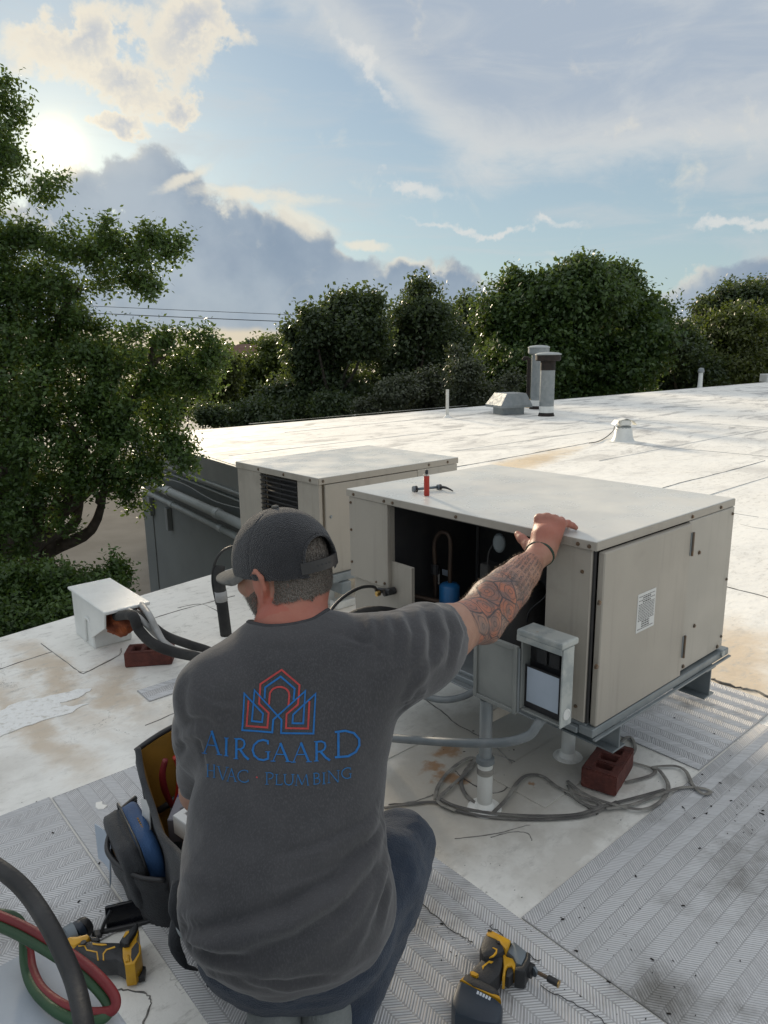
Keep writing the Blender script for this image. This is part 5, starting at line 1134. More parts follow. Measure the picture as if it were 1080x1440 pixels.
# ------------------------------------------------------------------ hoses over the cabinet in the foreground
def Z3(px, py, z): return Vector(atz(px, py, z))
hgp = 'hoses coiled over the cabinet'
cable('black_hose', 'thick black hose arching across the lower left corner', 'hose', [Z3(-60, 1185, .60), Z3(0, 1222, .58), Z3(35, 1252, .56), Z3(65, 1295, .54), Z3(88, 1340, .52), Z3(106, 1385, .505), Z3(118, 1440, .50), Z3(124, 1500, .49)], .012, M_rubber, 16, 7, hgp)
cable('red_hose', 'red rubber torch hose looped with the green one', 'hose', [Z3(-50, 1268, .50), Z3(0, 1288, .49), Z3(38, 1305, .482), Z3(78, 1328, .474), Z3(116, 1353, .465), Z3(146, 1380, .458), Z3(162, 1403, .448), Z3(160, 1419, .44), Z3(144, 1424, .437), Z3(118, 1423, .435), Z3(88, 1413, .435), Z3(60, 1392, .435), Z3(46, 1365, .436), Z3(41, 1338, .44), Z3(36, 1318, .455)], .0068, M_redhose, 12, 7, hgp)
cable('green_hose', 'dark green rubber torch hose looped beside the red one', 'hose', [Z3(-50, 1284, .492), Z3(0, 1303, .482), Z3(34, 1319, .475), Z3(74, 1342, .466), Z3(112, 1368, .456), Z3(138, 1392, .447), Z3(153, 1414, .437), Z3(150, 1428, .4345), Z3(130, 1437, .4335), Z3(100, 1433, .4335), Z3(70, 1415, .4335), Z3(46, 1388, .434), Z3(36, 1358, .436), Z3(34, 1330, .445), Z3(33, 1308, .462), Z3(22, 1291, .475), Z3(0, 1285, .485), Z3(-40, 1280, .49)], .0072, M_greenhose, 12, 7, hgp)
def rebase(root, p):
    p = Vector(p); root.location = p
    def shift(o):
        o.data.transform(Matrix.Translation(-p))
    for ch in root.children:
        shift(ch)
        for c2_ in ch.children: shift(c2_)
rebase(bpy.data.objects['impact_driver'], Vector(atz(690, 1400))); rebase(bpy.data.objects['cordless_drill'], Vector(atz(150, 1345)))

# ------------------------------------------------------------------ the worker: distance fields meshed with surface nets
class Field:
    def __init__(s, lo, hi, h):
        s.lo = np.array(lo, float); s.h = h
        s.n = np.ceil((np.array(hi)-s.lo)/h).astype(int)+1
        s.D = np.full(s.n, 0.15, np.float32)
    def _blk(s, lo, hi):
        a = np.clip(np.floor((np.array(lo)-s.lo)/s.h).astype(int), 0, s.n-1); b = np.clip(np.ceil((np.array(hi)-s.lo)/s.h).astype(int)+1, 1, s.n)
        sl = tuple(slice(x, y) for x, y in zip(a, b))
        if any(x >= y for x, y in zip(a, b)): return None, None
        gx = [s.lo[i]+s.h*np.arange(a[i], b[i]) for i in range(3)]
        return sl, np.stack(np.meshgrid(*gx, indexing='ij'), -1).astype(np.float32)
    def _mix(s, sl, d, k, op):
        a = s.D[sl]
        if op == 'sub': d = -d
        if k <= 0: s.D[sl] = np.minimum(a, d) if op == 'add' else np.maximum(a, d); return
        if op == 'add':
            h = np.clip(.5+.5*(a-d)/k, 0, 1); s.D[sl] = a*(1-h)+d*h-k*h*(1-h)
        else:
            h = np.clip(.5-.5*(a-d)/k, 0, 1); s.D[sl] = a*(1-h)+d*h+k*h*(1-h)
    def cap(s, a, b, ra, rb, k=.02, op='add', flat=None):
        """tapered capsule; flat=(axis, factor) squashes it along axis"""
        a = np.array(a, float); b = np.array(b, float); m = max(ra, rb)*(1.0)+k+.03
        sl, P = s._blk(np.minimum(a, b)-m, np.maximum(a, b)+m)
        if sl is None: return
        ab = b-a; t = np.clip(((P-a)@ab)/(ab@ab+1e-12), 0, 1)
        q = P-(a+t[..., None]*ab)
        if flat is not None:
            ax = np.array(flat[0], float); ax /= np.linalg.norm(ax); c = q@ax
            q = q+(c*(1/flat[1]-1))[..., None]*ax
        d = np.linalg.norm(q, axis=-1)-(ra+(rb-ra)*t)
        if flat is not None: d *= min(1, (flat[1]+1)/2)
        s._mix(sl, d, k, op)
    def chain(s, pts, rs, k=.02, op='add', flat=None):
        for i in range(len(pts)-1): s.cap(pts[i], pts[i+1], rs[i], rs[i+1], k, op, flat)
    def ell(s, c, r, R_=None, k=.02, op='add'):
        c = np.array(c, float); r = np.array(r, float); m = r.max()+k+.03
        sl, P = s._blk(c-m, c+m)
        if sl is None: return
        q = P-c
        if R_ is not None: q = q@np.array(R_).T
        q = q/r; ln = np.linalg.norm(q, axis=-1); g_ = np.linalg.norm(q/r, axis=-1)+1e-9
        s._mix(sl, ln*(ln-1)/g_, k, op)
    def half(s, p, n_, k=0.0):
        """keep the side the normal points away from"""
        n_ = np.array(n_, float); n_ /= np.linalg.norm(n_)
        sl, P = s._blk(s.lo, s.lo+s.h*s.n); d = (P-np.array(p))@n_; s.D = np.maximum(s.D, d.astype(np.float32))
    def mesh(s):
        D = s.D; S = D < 0
        cnt = np.zeros(s.n-1, np.int8)
        offs = [(i, j, k) for i in (0, 1) for j in (0, 1) for k in (0, 1)]
        sh = lambda A, o: A[o[0]:s.n[0]-1+o[0], o[1]:s.n[1]-1+o[1], o[2]:s.n[2]-1+o[2]]
        for o in offs: cnt += sh(S, o)
        act = (cnt > 0) & (cnt < 8); ac = np.argwhere(act)
        idx = np.full(s.n-1, -1, np.int32); idx[act] = np.arange(len(ac))
        vals = np.stack([D[ac[:, 0]+o[0], ac[:, 1]+o[1], ac[:, 2]+o[2]] for o in offs], 1)
        pos = np.zeros((len(ac), 3)); w = np.zeros(len(ac)); O_ = np.array(offs, float)
        for i in range(8):
            for j in range(i+1, 8):
                if np.abs(O_[i]-O_[j]).sum() == 1:
                    a, b = vals[:, i], vals[:, j]; x = (a < 0) != (b < 0)
                    t = np.where(x, a/(a-b+1e-12), 0)
                    pos += np.where(x[:, None], O_[i]+(O_[j]-O_[i])*t[:, None], 0); w += x
        V = (ac+pos/w[:, None])*s.h+s.lo
        F = []
        for ax in range(3):
            u_, v_ = [(1, 2), (2, 0), (0, 1)][ax]
            sa = [slice(1, -1)]*3; sb = [slice(1, -1)]*3; sa[ax] = slice(0, -1); sb[ax] = slice(1, None)
            A, B = S[tuple(sa)], S[tuple(sb)]; e_ = np.argwhere(A != B)
            if not len(e_): continue
            flip = A[tuple(e_.T)]
            base_ = e_.copy(); base_[:, u_] += 1; base_[:, v_] += 1
            def cell(du, dv): c = base_.copy(); c[:, u_] += du; c[:, v_] += dv; return idx[c[:, 0], c[:, 1], c[:, 2]]
            q = np.stack([cell(-1, -1), cell(0, -1), cell(0, 0), cell(-1, 0)], 1)
            q[~flip] = q[~flip][:, ::-1]; F.append(q)
        F = np.concatenate(F); F = F[(F >= 0).all(1)]
        return V, F
def vsmooth(V, F, it=2, lam=.5):
    E_ = np.concatenate([F[:, [0, 1]], F[:, [1, 2]], F[:, [2, 3]], F[:, [3, 0]]]); n_ = len(V)
    for _ in range(it):
        S_ = np.zeros_like(V); c = np.zeros(n_)
        for a, b in ((0, 1), (1, 0)):
            for ax in range(3): S_[:, ax] += np.bincount(E_[:, a], V[E_[:, b], ax], n_)
            c += np.bincount(E_[:, a], minlength=n_)
        V = V+(S_/c[:, None]-V)*lam
    return V
def vnormals(V, F):
    n_ = np.cross(V[F[:, 2]]-V[F[:, 0]], V[F[:, 3]]-V[F[:, 1]]); N = np.zeros_like(V)
    for k in range(4):
        for ax in range(3): N[:, ax] += np.bincount(F[:, k], n_[:, ax], len(V))
    return N/(np.linalg.norm(N, axis=1)[:, None]+1e-12)
nz = lambda v_: np.array(v_, float)/np.linalg.norm(v_)

# joints (metres, world)
PEL = np.array([-.178, 1.10, .29]); WST = np.array([-.186, 1.165, .46]); CHE = np.array([-.168, 1.25, .632]); C7 = np.array([-.178, 1.285, .750])
SHL = np.array([-.310, 1.215, .688]); SHR = np.array([.016, 1.29, .724])
ELR = np.array(aty(676, 868, 1.555)); WRR = np.array(aty(760, 778, 1.775))
HED = np.array([-.205, 1.372, .885])
ELL = np.array(aty(286, 1110, 1.37)); WRL = np.array([-.36, 1.50, .42])
KNR = np.array([.022, 1.325, .272]); ANR = np.array([-.085, 1.07, .12]); KNL = np.array([-.17, 1.42, .085]); ANL = np.array([-.215, 1.045, .115])
HPR = np.array([-.10, 1.12, .27]); HPL = np.array([-.235, 1.12, .27])
sp = nz(CHE-PEL); lat = np.array([1., .05, 0]); lat = nz(lat-sp*(lat@sp)); bk = np.cross(sp, lat)     # torso axes
RTOR = np.stack([lat, bk, sp])
fy = nz([-.80, .60, -.16]); fx_ = nz(np.cross(fy, [0, 0, 1])); fz = np.cross(fx_, fy)
RH = np.stack([fx_, fy, fz])
def hp(x, y, z): return HED+fx_*x+fy*y+fz*z
up3 = np.array([0, 0, 1.])
adir = nz(WRR-ELR)
udir = nz(ELR-SHR)

# ---- body: head, neck, trunk, limbs, hand in one skin
bd = Field((-.55, .92, -.01), (.56, 2.06, 1.03), .0042)
bd.ell(CHE, (.165, .10, .19), RTOR, .0); bd.ell(WST, (.15, .11, .16), RTOR, .06); bd.ell(PEL+np.array([0, .02, .01]), (.135, .09, .10), RTOR, .06)
bd.chain([HPR, KNR, ANR], [.068, .055, .04], .03); bd.chain([HPL, KNL, ANL], [.066, .05, .036], .03)
bd.chain([SHL, ELL, WRL], [.055, .042, .03], .04)
bd.chain([C7-sp*.03, C7+np.array([-.004, .02, .04]), hp(0, -.022, -.045)], [.060, .061, .058], .03)
bd.cap(C7-lat*.02-up3*.03, SHR, .045, .045, .03); bd.cap(C7+lat*.02-np.array([.03, 0, .03]), SHL, .045, .045, .03)
# head
bd.ell(hp(0, -.008, .018), (.074, .095, .088), RH, .02); bd.ell(hp(0, .03, -.05), (.056, .062, .062), RH, .03); bd.ell(hp(0, -.045, -.03), (.062, .05, .06), RH, .03)
bd.ell(hp(0, .066, -.088), (.024, .02, .018), RH, .02); bd.ell(hp(0, .080, .012), (.05, .018, .014), RH, .015)
bd.chain([hp(0, .088, .0), hp(0, .104, -.03), hp(0, .098, -.042)], [.008, .011, .010], .012)
for s in (-1, 1):
    bd.ell(hp(s*.014, .094, -.04), (.009, .011, .008), RH, .008); bd.ell(hp(s*.042, .064, -.03), (.022, .02, .02), RH, .015)
    bd.ell(hp(s*.030, .088, -.004), (.014, .010, .009), RH, .004, 'sub'); bd.ell(hp(s*.030, .079, -.004), (.0115, .0115, .0115), RH, .002)
bd.ell(hp(0, .092, -.063), (.024, .010, .0055), RH, .006); bd.ell(hp(0, .090, -.074), (.021, .010, .006), RH, .006); bd.cap(hp(-.02, .098, -.0685), hp(.02, .098, -.0685), .0018, .0018, .002, 'sub')
for s in (-1, 1):     # ears: rim, bowl, lobe
    c = lambda y, z, o=.0: hp(s*(.077+o), y, z-.020)
    bd.chain([c(-.002, -.002, .002), c(-.004, .024, .008), c(-.022, .034, .013), c(-.038, .022, .016), c(-.038, -.002, .013), c(-.028, -.024, .006), c(-.016, -.034, .002), c(-.008, -.026, .0)], [.0045, .0045, .0048, .0052, .005, .0052, .0065, .005], .004)
    bd.ell(c(-.020, .0, .003), (.009, .02, .031), RH, .005)
# neck creases
for k in range(3):
    a = hp(-.058, -.04, -.085-.017*k); b = hp(.0, -.085, -.070-.020*k)+np.array([0, .0, 0]); bd.cap(a, b, .0022, .0022, .004, 'sub')
# right arm: upper arm, elbow, forearm muscle, wrist
bd.chain([SHR, SHR*.45+ELR*.55, ELR], [.056, .056, .050], .03)
up3 = np.array([0, 0, 1.])
el_o = nz(np.cross(adir, up3)); 
bd.chain([ELR, ELR+adir*.06+up3*.004, ELR+adir*.13, ELR+adir*.2, WRR], [.050, .053, .0475, .037, .0285], .03)
bd.ell(ELR-udir*.0+np.array([.012, -.01, -.028]), (.026, .026, .024), None, .03)
# right hand gripping the lid edge: palm on the edge, fingers laid over the top, thumb along the lip
hdir = nz(np.array([.52, .80, 0.0]))          # the way the fingers point
hl = nz(np.cross(up3, hdir))                         # towards the thumb (left)
zs = ZT+.0035
KN = WRR+hdir*.068; KN[2] = zs+.038                   # knuckle row centre
bd.chain([WRR, WRR*.55+KN*.45+up3*.004], [.029, .034], .02)
roots = []
for k, o in enumerate((.030, .010, -.011, -.031)):   # index .. little
    kn = KN+hl*o*1.02-hdir*(.003*abs(k-1.2)**1.6)+up3*(-.0025*abs(k-1.2)**1.6); roots.append(kn)
    bd.cap(WRR+hl*o*.55+hdir*.012-up3*.002, kn-up3*.005, .0175, .0135, .016)
fl3 = ((.036, .028, .020), (.040, .031, .021), (.037, .028, .020), (.030, .022, .018))
dx_ = (.10, -.04, -.16, -.30)
for k, kn in enumerate(roots):
    spread = nz(hdir+hl*dx_[k]); a_ = (-.26, -.28, -.26, -.22)[k]
    p1 = kn+(spread*math.cos(a_)+up3*math.sin(a_))*fl3[k][0]
    p2 = p1+(spread*math.cos(a_*1.75)+up3*math.sin(a_*1.75))*fl3[k][1]; p2[2] = max(p2[2], zs+.010)
    p3 = p2+(spread*.93-up3*.25)*fl3[k][2]; p3[2] = zs+.0078
    r0 = (.0108, .0112, .0106, .0094)[k]
    bd.chain([kn, p1, p2, p3], [r0*1.14, r0, r0*.92, r0*.78], .0045); bd.ell(kn+up3*.003, (r0*1.12,)*3, None, .008); bd.ell(p1+up3*.0015, (r0*1.04,)*3, None, .004)
tb0 = WRR+hl*.024+hdir*.020-up3*.004; tb1 = tb0+hl*.026+hdir*.020+up3*.010; tb2 = tb1+hl*.024+hdir*.016+up3*.010; tb3 = tb2+hl*.018+hdir*.012+up3*.008
bd.chain([tb0, tb1, tb2, tb3], [.019, .0145, .0118, .0098], .010)
bd.ell(tb0+hdir*.015-up3*.004, (.022, .026, .016), None, .012)
V, F = bd.mesh(); V = vsmooth(V, F, 2, .4)
me = np_mesh('body', V, F)
# skin zones: 0 plain, ink on the right forearm; redness on neck and ear
ax_t = (V-ELR)@adir; arm = (np.linalg.norm((V-ELR)-ax_t[:, None]*adir, axis=1) < .09) & (V[:, 0] > .09)
inkm = (arm & (ax_t > -.10) & (ax_t < .245)).astype(np.float32)
for nm, val in (('inked', inkm), ('ruddy', np.clip(1.15-np.abs(((V-HED)@fz)+.075)/.06, 0, 1)*(((V-HED)@fy) < .05)+0.75*((np.abs((V-HED)@fx_) > .079) & (np.linalg.norm(V-HED, axis=1) < .13)))):
    a = me.attributes.new(nm, 'FLOAT', 'POINT'); a.data.foreach_set('value', val.astype(np.float32))
def skin_material():
    m = bpy.data.materials.new('skin'); m.use_nodes = True; T = NT(m.node_tree)
    oc = T.n('ShaderNodeTexCoord').outputs['Object']
    b = T.n('ShaderNodeBsdfPrincipled'); out = T.n('ShaderNodeOutputMaterial'); T.t.links.new(b.outputs[0], out.inputs[0])
    c = T.mix(T.step(T.noise(oc, 26, 5), .35, .7), (.37, .21, .148), (.30, .155, .105))
    c = T.mix(T.step(T.noise(oc, 160, 3), .52, .75, 0, .35), c, (.30, .13, .085))
    rd = T.n('ShaderNodeAttribute', attribute_name='ruddy').outputs['Fac']
    c = T.mix(T.m('MULTIPLY', rd, .75), c, (.36, .105, .07))
    # tattoo: arm coordinates u (elbow to wrist), v (across, seen from outside)
    rel = T.vm('SUBTRACT', oc, tuple(ELR-np.array(PER)))
    side = nz(np.cross(adir, [0.35, -0.75, .55])); nrm_ = nz(np.cross(side, adir))
    u_ = T.vm('DOT_PRODUCT', rel, tuple(adir)); v1 = T.vm('DOT_PRODUCT', rel, tuple(side)); v2 = T.vm('DOT_PRODUCT', rel, tuple(nrm_))
    va = T.m('MULTIPLY', T.m('ARCTAN2', v1, v2), .045)
    uv = T.comb(u_, va, 0.0)
    wv = T.vm('ADD', uv, T.vm('SCALE', T.vm('SUBTRACT', T.noise(uv, 30, 3, color=True), (.5, .5, .5)), scale=.012))
    ink = T.n('ShaderNodeAttribute', attribute_name='inked').outputs['Fac']
    # rows of lettering on the wrist half
    row = T.m('FRACT', T.m('MULTIPLY', T.m('ADD', va, T.m('MULTIPLY', u_, .06)), 92.0)); rid = T.m('FLOOR', T.m('MULTIPLY', T.m('ADD', va, T.m('MULTIPLY', u_, .06)), 92.0))
    lt = T.noise(T.comb(T.m('MULTIPLY', u_, 460), T.m('ADD', T.m('MULTIPLY', row, 1.7), T.m('MULTIPLY', rid, 7.3))), 1.0, 2, .6)
    wd_ = T.noise(T.comb(T.m('MULTIPLY', u_, 70), T.m('MULTIPLY', rid, 3.7)), 1.0, 0)
    txt = T.m('MULTIPLY', T.m('MULTIPLY', T.step(lt, .44, .56), T.m('MULTIPLY', T.step(row, .12, .26), T.step(row, .86, .72))), T.step(wd_, .34, .42))
    txt = T.m('MULTIPLY', txt, T.m('MULTIPLY', T.step(u_, .085, .10), T.step(va, .075, .06)))
    # web of petals and lines round the elbow
    def vor(scale, feat='DISTANCE_TO_EDGE'):
        v_ = T.n('ShaderNodeTexVoronoi', feature=feat, voronoi_dimensions='2D'); T.set(v_.inputs['Vector'], wv); v_.inputs['Scale'].default_value = scale; return v_
    big = vor(24).outputs['Distance']; f1_ = vor(24, 'F1')
    ringd = T.m('FRACT', T.m('MULTIPLY', f1_.outputs['Distance'], 4.6))
    lines = T.m('MAXIMUM', T.step(big, .055, .022), T.m('MULTIPLY', T.step(T.m('ABSOLUTE', T.m('SUBTRACT', ringd, .5)), .13, .05), .8))
    elb = T.m('MULTIPLY', T.step(u_, .128, .10), T.step(u_, -.10, -.085))
    cellr = T.n('ShaderNodeSeparateColor'); T.t.links.new(f1_.outputs['Color'], cellr.inputs[0])
    red = T.m('MULTIPLY', T.step(cellr.outputs[0], .35, .45), elb)
    shd = T.m('MULTIPLY', T.m('MULTIPLY', T.step(T.noise(wv, 34, 4), .38, .62), T.step(u_, .20, .10)), .75)
    c = T.mix(T.m('MULTIPLY', T.m('MULTIPLY', red, ink), .75), c, (.40, .125, .065))
    c = T.mix(T.m('MULTIPLY', shd, ink), c, (.13, .10, .095))
    inkd = T.m('MULTIPLY', T.m('MAXIMUM', T.m('MULTIPLY', lines, elb), txt), ink)
    c = T.mix(T.m('MULTIPLY', inkd, .88), c, (.045, .042, .047))
    T.set(b.inputs['Base Color'], c); b.inputs['Roughness'].default_value = .5
    b.inputs['Subsurface Weight'].default_value = .06; b.inputs['Subsurface Radius'].default_value = (.01, .004, .002)
    bp_ = T.n('ShaderNodeBump'); bp_.inputs['Strength'].default_value = .25; bp_.inputs['Distance'].default_value = .003
    T.set(bp_.inputs['Height'], T.noise(oc, 240, 4)); T.t.links.new(bp_.outputs[0], b.inputs['Normal'])
    return m
PER = np.array([-.17, 1.12, 0.0])
man = thing('person', 'person kneeling, back turned, in grey printed T-shirt, cap and jeans, hand on unit lid', 'person', PER)
def pobj(name, me, m, par=None):
    me.transform(Matrix.Translation(Vector(-PER))); return link(name, me, m, par or man)
M_skin = skin_material()
body = pobj('body', me, M_skin)

# ---- jeans
jn = Field((-.45, .90, .0), (.20, 1.56, .5), .005)
jn.ell(PEL+np.array([0, .0, -.012]), (.175, .130, .128), RTOR, .0); jn.chain([HPR, HPR*.5+KNR*.5+np.array([.015, 0, .005]), KNR], [.098, .084, .068], .05); jn.chain([KNR, KNR*.5+ANR*.5+np.array([0.0, -.01, 0]), ANR], [.068, .062, .054], .03)
jn.chain([HPL, HPL*.5+KNL*.5, KNL], [.09, .078, .066], .05); jn.chain([KNL, KNL*.5+ANL*.5, ANL], [.066, .06, .05], .03)
V, F = jn.mesh(); V = vsmooth(V, F, 2)
N = vnormals(V, F)
fz_ = np.array([noise.fractal(Vector((p[0]*9, p[1]*14, p[2]*22)), 1.0, 2.0, 3) for p in V]); V = V+N*(fz_*.007)[:, None]
V[:, 2] = np.maximum(V[:, 2], .012)
M_jean = mat('dark_denim', (.013, .024, .046), .85, c2=(.023, .038, .066), ns=14, nd=6, bump=.5, bs=320, sheen=.15)
jeans = pobj('jeans', np_mesh('jeans', V, F), M_jean)
G().tube([Vector(np.array(aty(541, 1276, 1.13))-PER), Vector(np.array(aty(541, 1284, 1.128))-PER)], .0045, 8).obj('pocket_clip', M_paper, jeans)
# ---- shoes: soles and heels under the seat
M_shoe = mat('grey_suede', (.16, .175, .175), .9, c2=(.22, .235, .23), ns=16, bump=.4, bs=200); M_sole = mat('shoe_sole', (.24, .23, .215), .8, c2=(.17, .165, .155), ns=12)
for ank, toe in ((ANL+np.array([0.01, -.035, .0]), np.array([-.245, 1.25, .04])), (ANR+np.array([-.03, -.035, .0]), np.array([-.09, 1.26, .04]))):
    sh_ = Field(np.minimum(ank, toe)-.10, np.maximum(ank, toe)+.10, .005)
    hl_ = ank+np.array([0, -.035, -.005])
    sh_.chain([hl_, ank*.4+toe*.6-np.array([0, 0, .012]), toe], [.044, .042, .036], .03); sh_.cap(ank, ank+np.array([0, .02, .05]), .05, .048, .02)
    sh_.half((0, 0, .006), (0, 0, -1))
    V, F = sh_.mesh(); sh = pobj('shoe', np_mesh('shoe', vsmooth(V, F, 2), F), M_shoe)
    dv = nz(toe-hl_); dn = nz(np.cross(np.cross(dv, up3), dv))
    g = G().tube([hl_-dv*.045-dn*.036, (hl_+toe)/2-dn*.038, toe+dv*.03-dn*.030], 1, 12, 4, flat=(.042, .008))
    g.v = [tuple(np.maximum(np.array(q), (-9, -9, .006))-PER) for q in g.v]; g.obj('sole', M_sole, sh, smooth=True)

# ---- T-shirt
sh = Field((-.48, .86, .10), (.30, 1.66, .90), .0046)
sh.ell(CHE+bk*.006, (.186, .130, .20), RTOR, .0); sh.ell(WST+np.array([-.002, -.004, 0]), (.178, .145, .19), RTOR, .06)
sh.ell(PEL+np.array([-.004, -.004, .062]), (.186, .152, .142), RTOR, .06)
sh.ell(PEL+np.array([.006, -.014, .034]), (.160, .128, .105), RTOR, .05)
sh.cap(C7-lat*.015-sp*.022, SHR, .072, .066, .05); sh.cap(C7+lat*.015-sp*.022-np.array([.02, 0, 0]), SHL, .07, .068, .05)
HEMR = SHR+udir*.175
sh.chain([SHR, SHR+udir*.09-up3*.006, HEMR], [.080, .078, .070], .05, flat=(np.cross(udir, up3), .9))
sh.chain([SHR-up3*.03-lat*.06, SHR+udir*.10-up3*.035], [.09, .055], .05)
ul = nz(ELL-SHL); sh.chain([SHL, SHL+ul*.12, SHL+ul*.275], [.075, .070, .060], .04)
# openings: sleeves, collar, hem
sh.cap(HEMR+udir*.002, HEMR+udir*.12, .0, .0, 0); 
def cut_cap(a, b, ra, rb): sh.cap(a, b, ra, rb, .004, 'sub')
P_all = None
def keep_before(p, n_, centre, rad):
    """cut a limb sleeve off flat at p, only near it"""
    sl, P = sh._blk(np.array(centre)-rad, np.array(centre)+rad)
    d_ = ((P-p)@nz(n_)).astype(np.float32); near = np.linalg.norm(P-np.array(centre), axis=-1) < rad*.98
    sh.D[sl] = np.where(near, np.maximum(sh.D[sl], d_), sh.D[sl])
cutn = nz(udir*.95+up3*.0)
keep_before(HEMR, cutn, HEMR+udir*.09, .14)
cut_cap(HEMR-udir*.035, HEMR+udir*.1, .0595, .062)
cut_cap(C7+np.array([-.006, .008, -.018]), C7+np.array([-.012, .05, .12]), .069, .078)
V, F = sh.mesh(); V = vsmooth(V, F, 3)
N = vnormals(V, F)
bvh = BVHTree.FromPolygons([Vector(q) for q in V], F.tolist())
def hit(px, py):
    r_ = Vector(ray(px, py)).normalized(); h_ = bvh.ray_cast(Vector(CAMO), r_, 6.0)
    return h_
# folds: soft ridges and valleys along curves lying on the cloth
folds = []
def fold(pts, amp, w):
    Q = []
    for a, b in zip(pts[:-1], pts[1:]):
        for t in np.linspace(0, 1, 9, endpoint=False): Q.append((a[0]+(b[0]-a[0])*t, a[1]+(b[1]-a[1])*t))
    Q.append(pts[-1]); P = []
    for q in Q:
        h_ = hit(*q)
        if h_[0] is not None: P.append(np.array(h_[0]))
    if len(P) > 3: folds.append((np.array(P), amp, w*1.35))
fold([(546, 1128), (520, 1185), (470, 1235), (400, 1275), (330, 1297), (262, 1308)], -.011, .011); fold([(546, 1140), (526, 1200), (480, 1252), (410, 1294), (340, 1318), (270, 1326)], .010, .013)
fold([(548, 1160), (520, 1225), (470, 1280), (410, 1320), (330, 1345)], -.008, .010); fold([(550, 1180), (528, 1240), (490, 1295), (430, 1340)], .007, .012)
fold([(540, 1150), (512, 1205), (460, 1250)], .006, .009); fold([(552, 1200), (536, 1260), (512, 1320)], -.006, .010); fold([(546, 1210), (530, 1275), (500, 1335)], .005, .009)
fold([(262, 1300), (252, 1320), (300, 1345), (360, 1352)], -.008, .009); fold([(240, 1262), (262, 1290), (310, 1296)], .006, .010); fold([(242, 1292), (275, 1322), (330, 1330)], .007, .010)
fold([(250, 1340), (300, 1368), (370, 1388)], -.006, .010); fold([(240, 1205), (262, 1232), (300, 1240)], .005, .012); fold([(242, 1150), (256, 1185), (250, 1215)], -.004, .012)
fold([(556, 1070), (540, 1130), (505, 1190)], .006, .012); fold([(562, 1040), (552, 1100), (530, 1150)], -.005, .010)
for k, x in enumerate((508, 530, 552, 576, 602, 626)):
    fold([(x-4, 862-(x-508)*.10), (x+4+k, 890), (x+2, 925+k*2)], -.0050+.0005*(k % 2), .007); fold([(x+7, 860-(x-508)*.10), (x+16+k, 890), (x+13, 920+k*2)], .0042, .008)
fold([(640, 905), (600, 935), (575, 985), (560, 1040)], .006, .012); fold([(620, 905), (585, 950), (565, 1000)], -.006, .011)
fold([(262, 930), (256, 985), (262, 1030)], -.004, .012); fold([(250, 1030), (262, 1018), (285, 1015), (300, 1022)], -.007, .008); fold([(248, 1046), (262, 1032), (282, 1030)], .006, .008); fold([(247, 1070), (256, 1052), (258, 1036)], -.006, .007)
for q in ([(550, 1120), (500, 1160), (440, 1190), (380, 1205)], [(552, 1135), (515, 1190), (455, 1225), (390, 1248)], [(553, 1150), (535, 1215), (515, 1275)], [(552, 1165), (545, 1235), (530, 1300)], [(244, 1280), (290, 1305), (345, 1300)], [(246, 1300), (290, 1336), (350, 1345)], [(575, 985), (560, 1030), (552, 1075)], [(590, 960), (572, 1010), (562, 1060)], [(256, 1000), (280, 1040), (290, 1075)], [(262, 960), (300, 985), (330, 990)], [(470, 890), (520, 905), (560, 930)], [(330, 1370), (400, 1385), (470, 1372)]):
    fold(q, -.0042, .0055); fold([(x+7, y+7) for x, y in q], .0036, .006)
fold([(350, 905), (400, 915), (455, 903)], -.0025, .010); fold([(500, 900), (470, 960), (455, 1000)], -.003, .016)
for P_, amp, w in folds:
    lo_, hi_ = P_.min(0)-w*3, P_.max(0)+w*3
    m_ = ((V > lo_) & (V < hi_)).all(1); id_ = np.where(m_)[0]
    dist = np.full(len(id_), 9.0); fr = np.zeros(len(id_))
    for i in range(len(P_)):
        dd_ = np.linalg.norm(V[id_]-P_[i], axis=1); b_ = dd_ < dist; dist[b_] = dd_[b_]; fr[b_] = i/(len(P_)-1)
    V[id_] += N[id_]*(1.45*amp*np.exp(-(dist/w)**2)*(np.sin(np.pi*np.clip(fr, .06, .94))**.6))[:, None]
fz_ = np.array([noise.fractal(Vector((p[0]*7, p[1]*7, p[2]*9)), 1.0, 2.0, 3) for p in V]); V = V+N*(fz_*.0035)[:, None]
V = vsmooth(V, F, 1, .5)
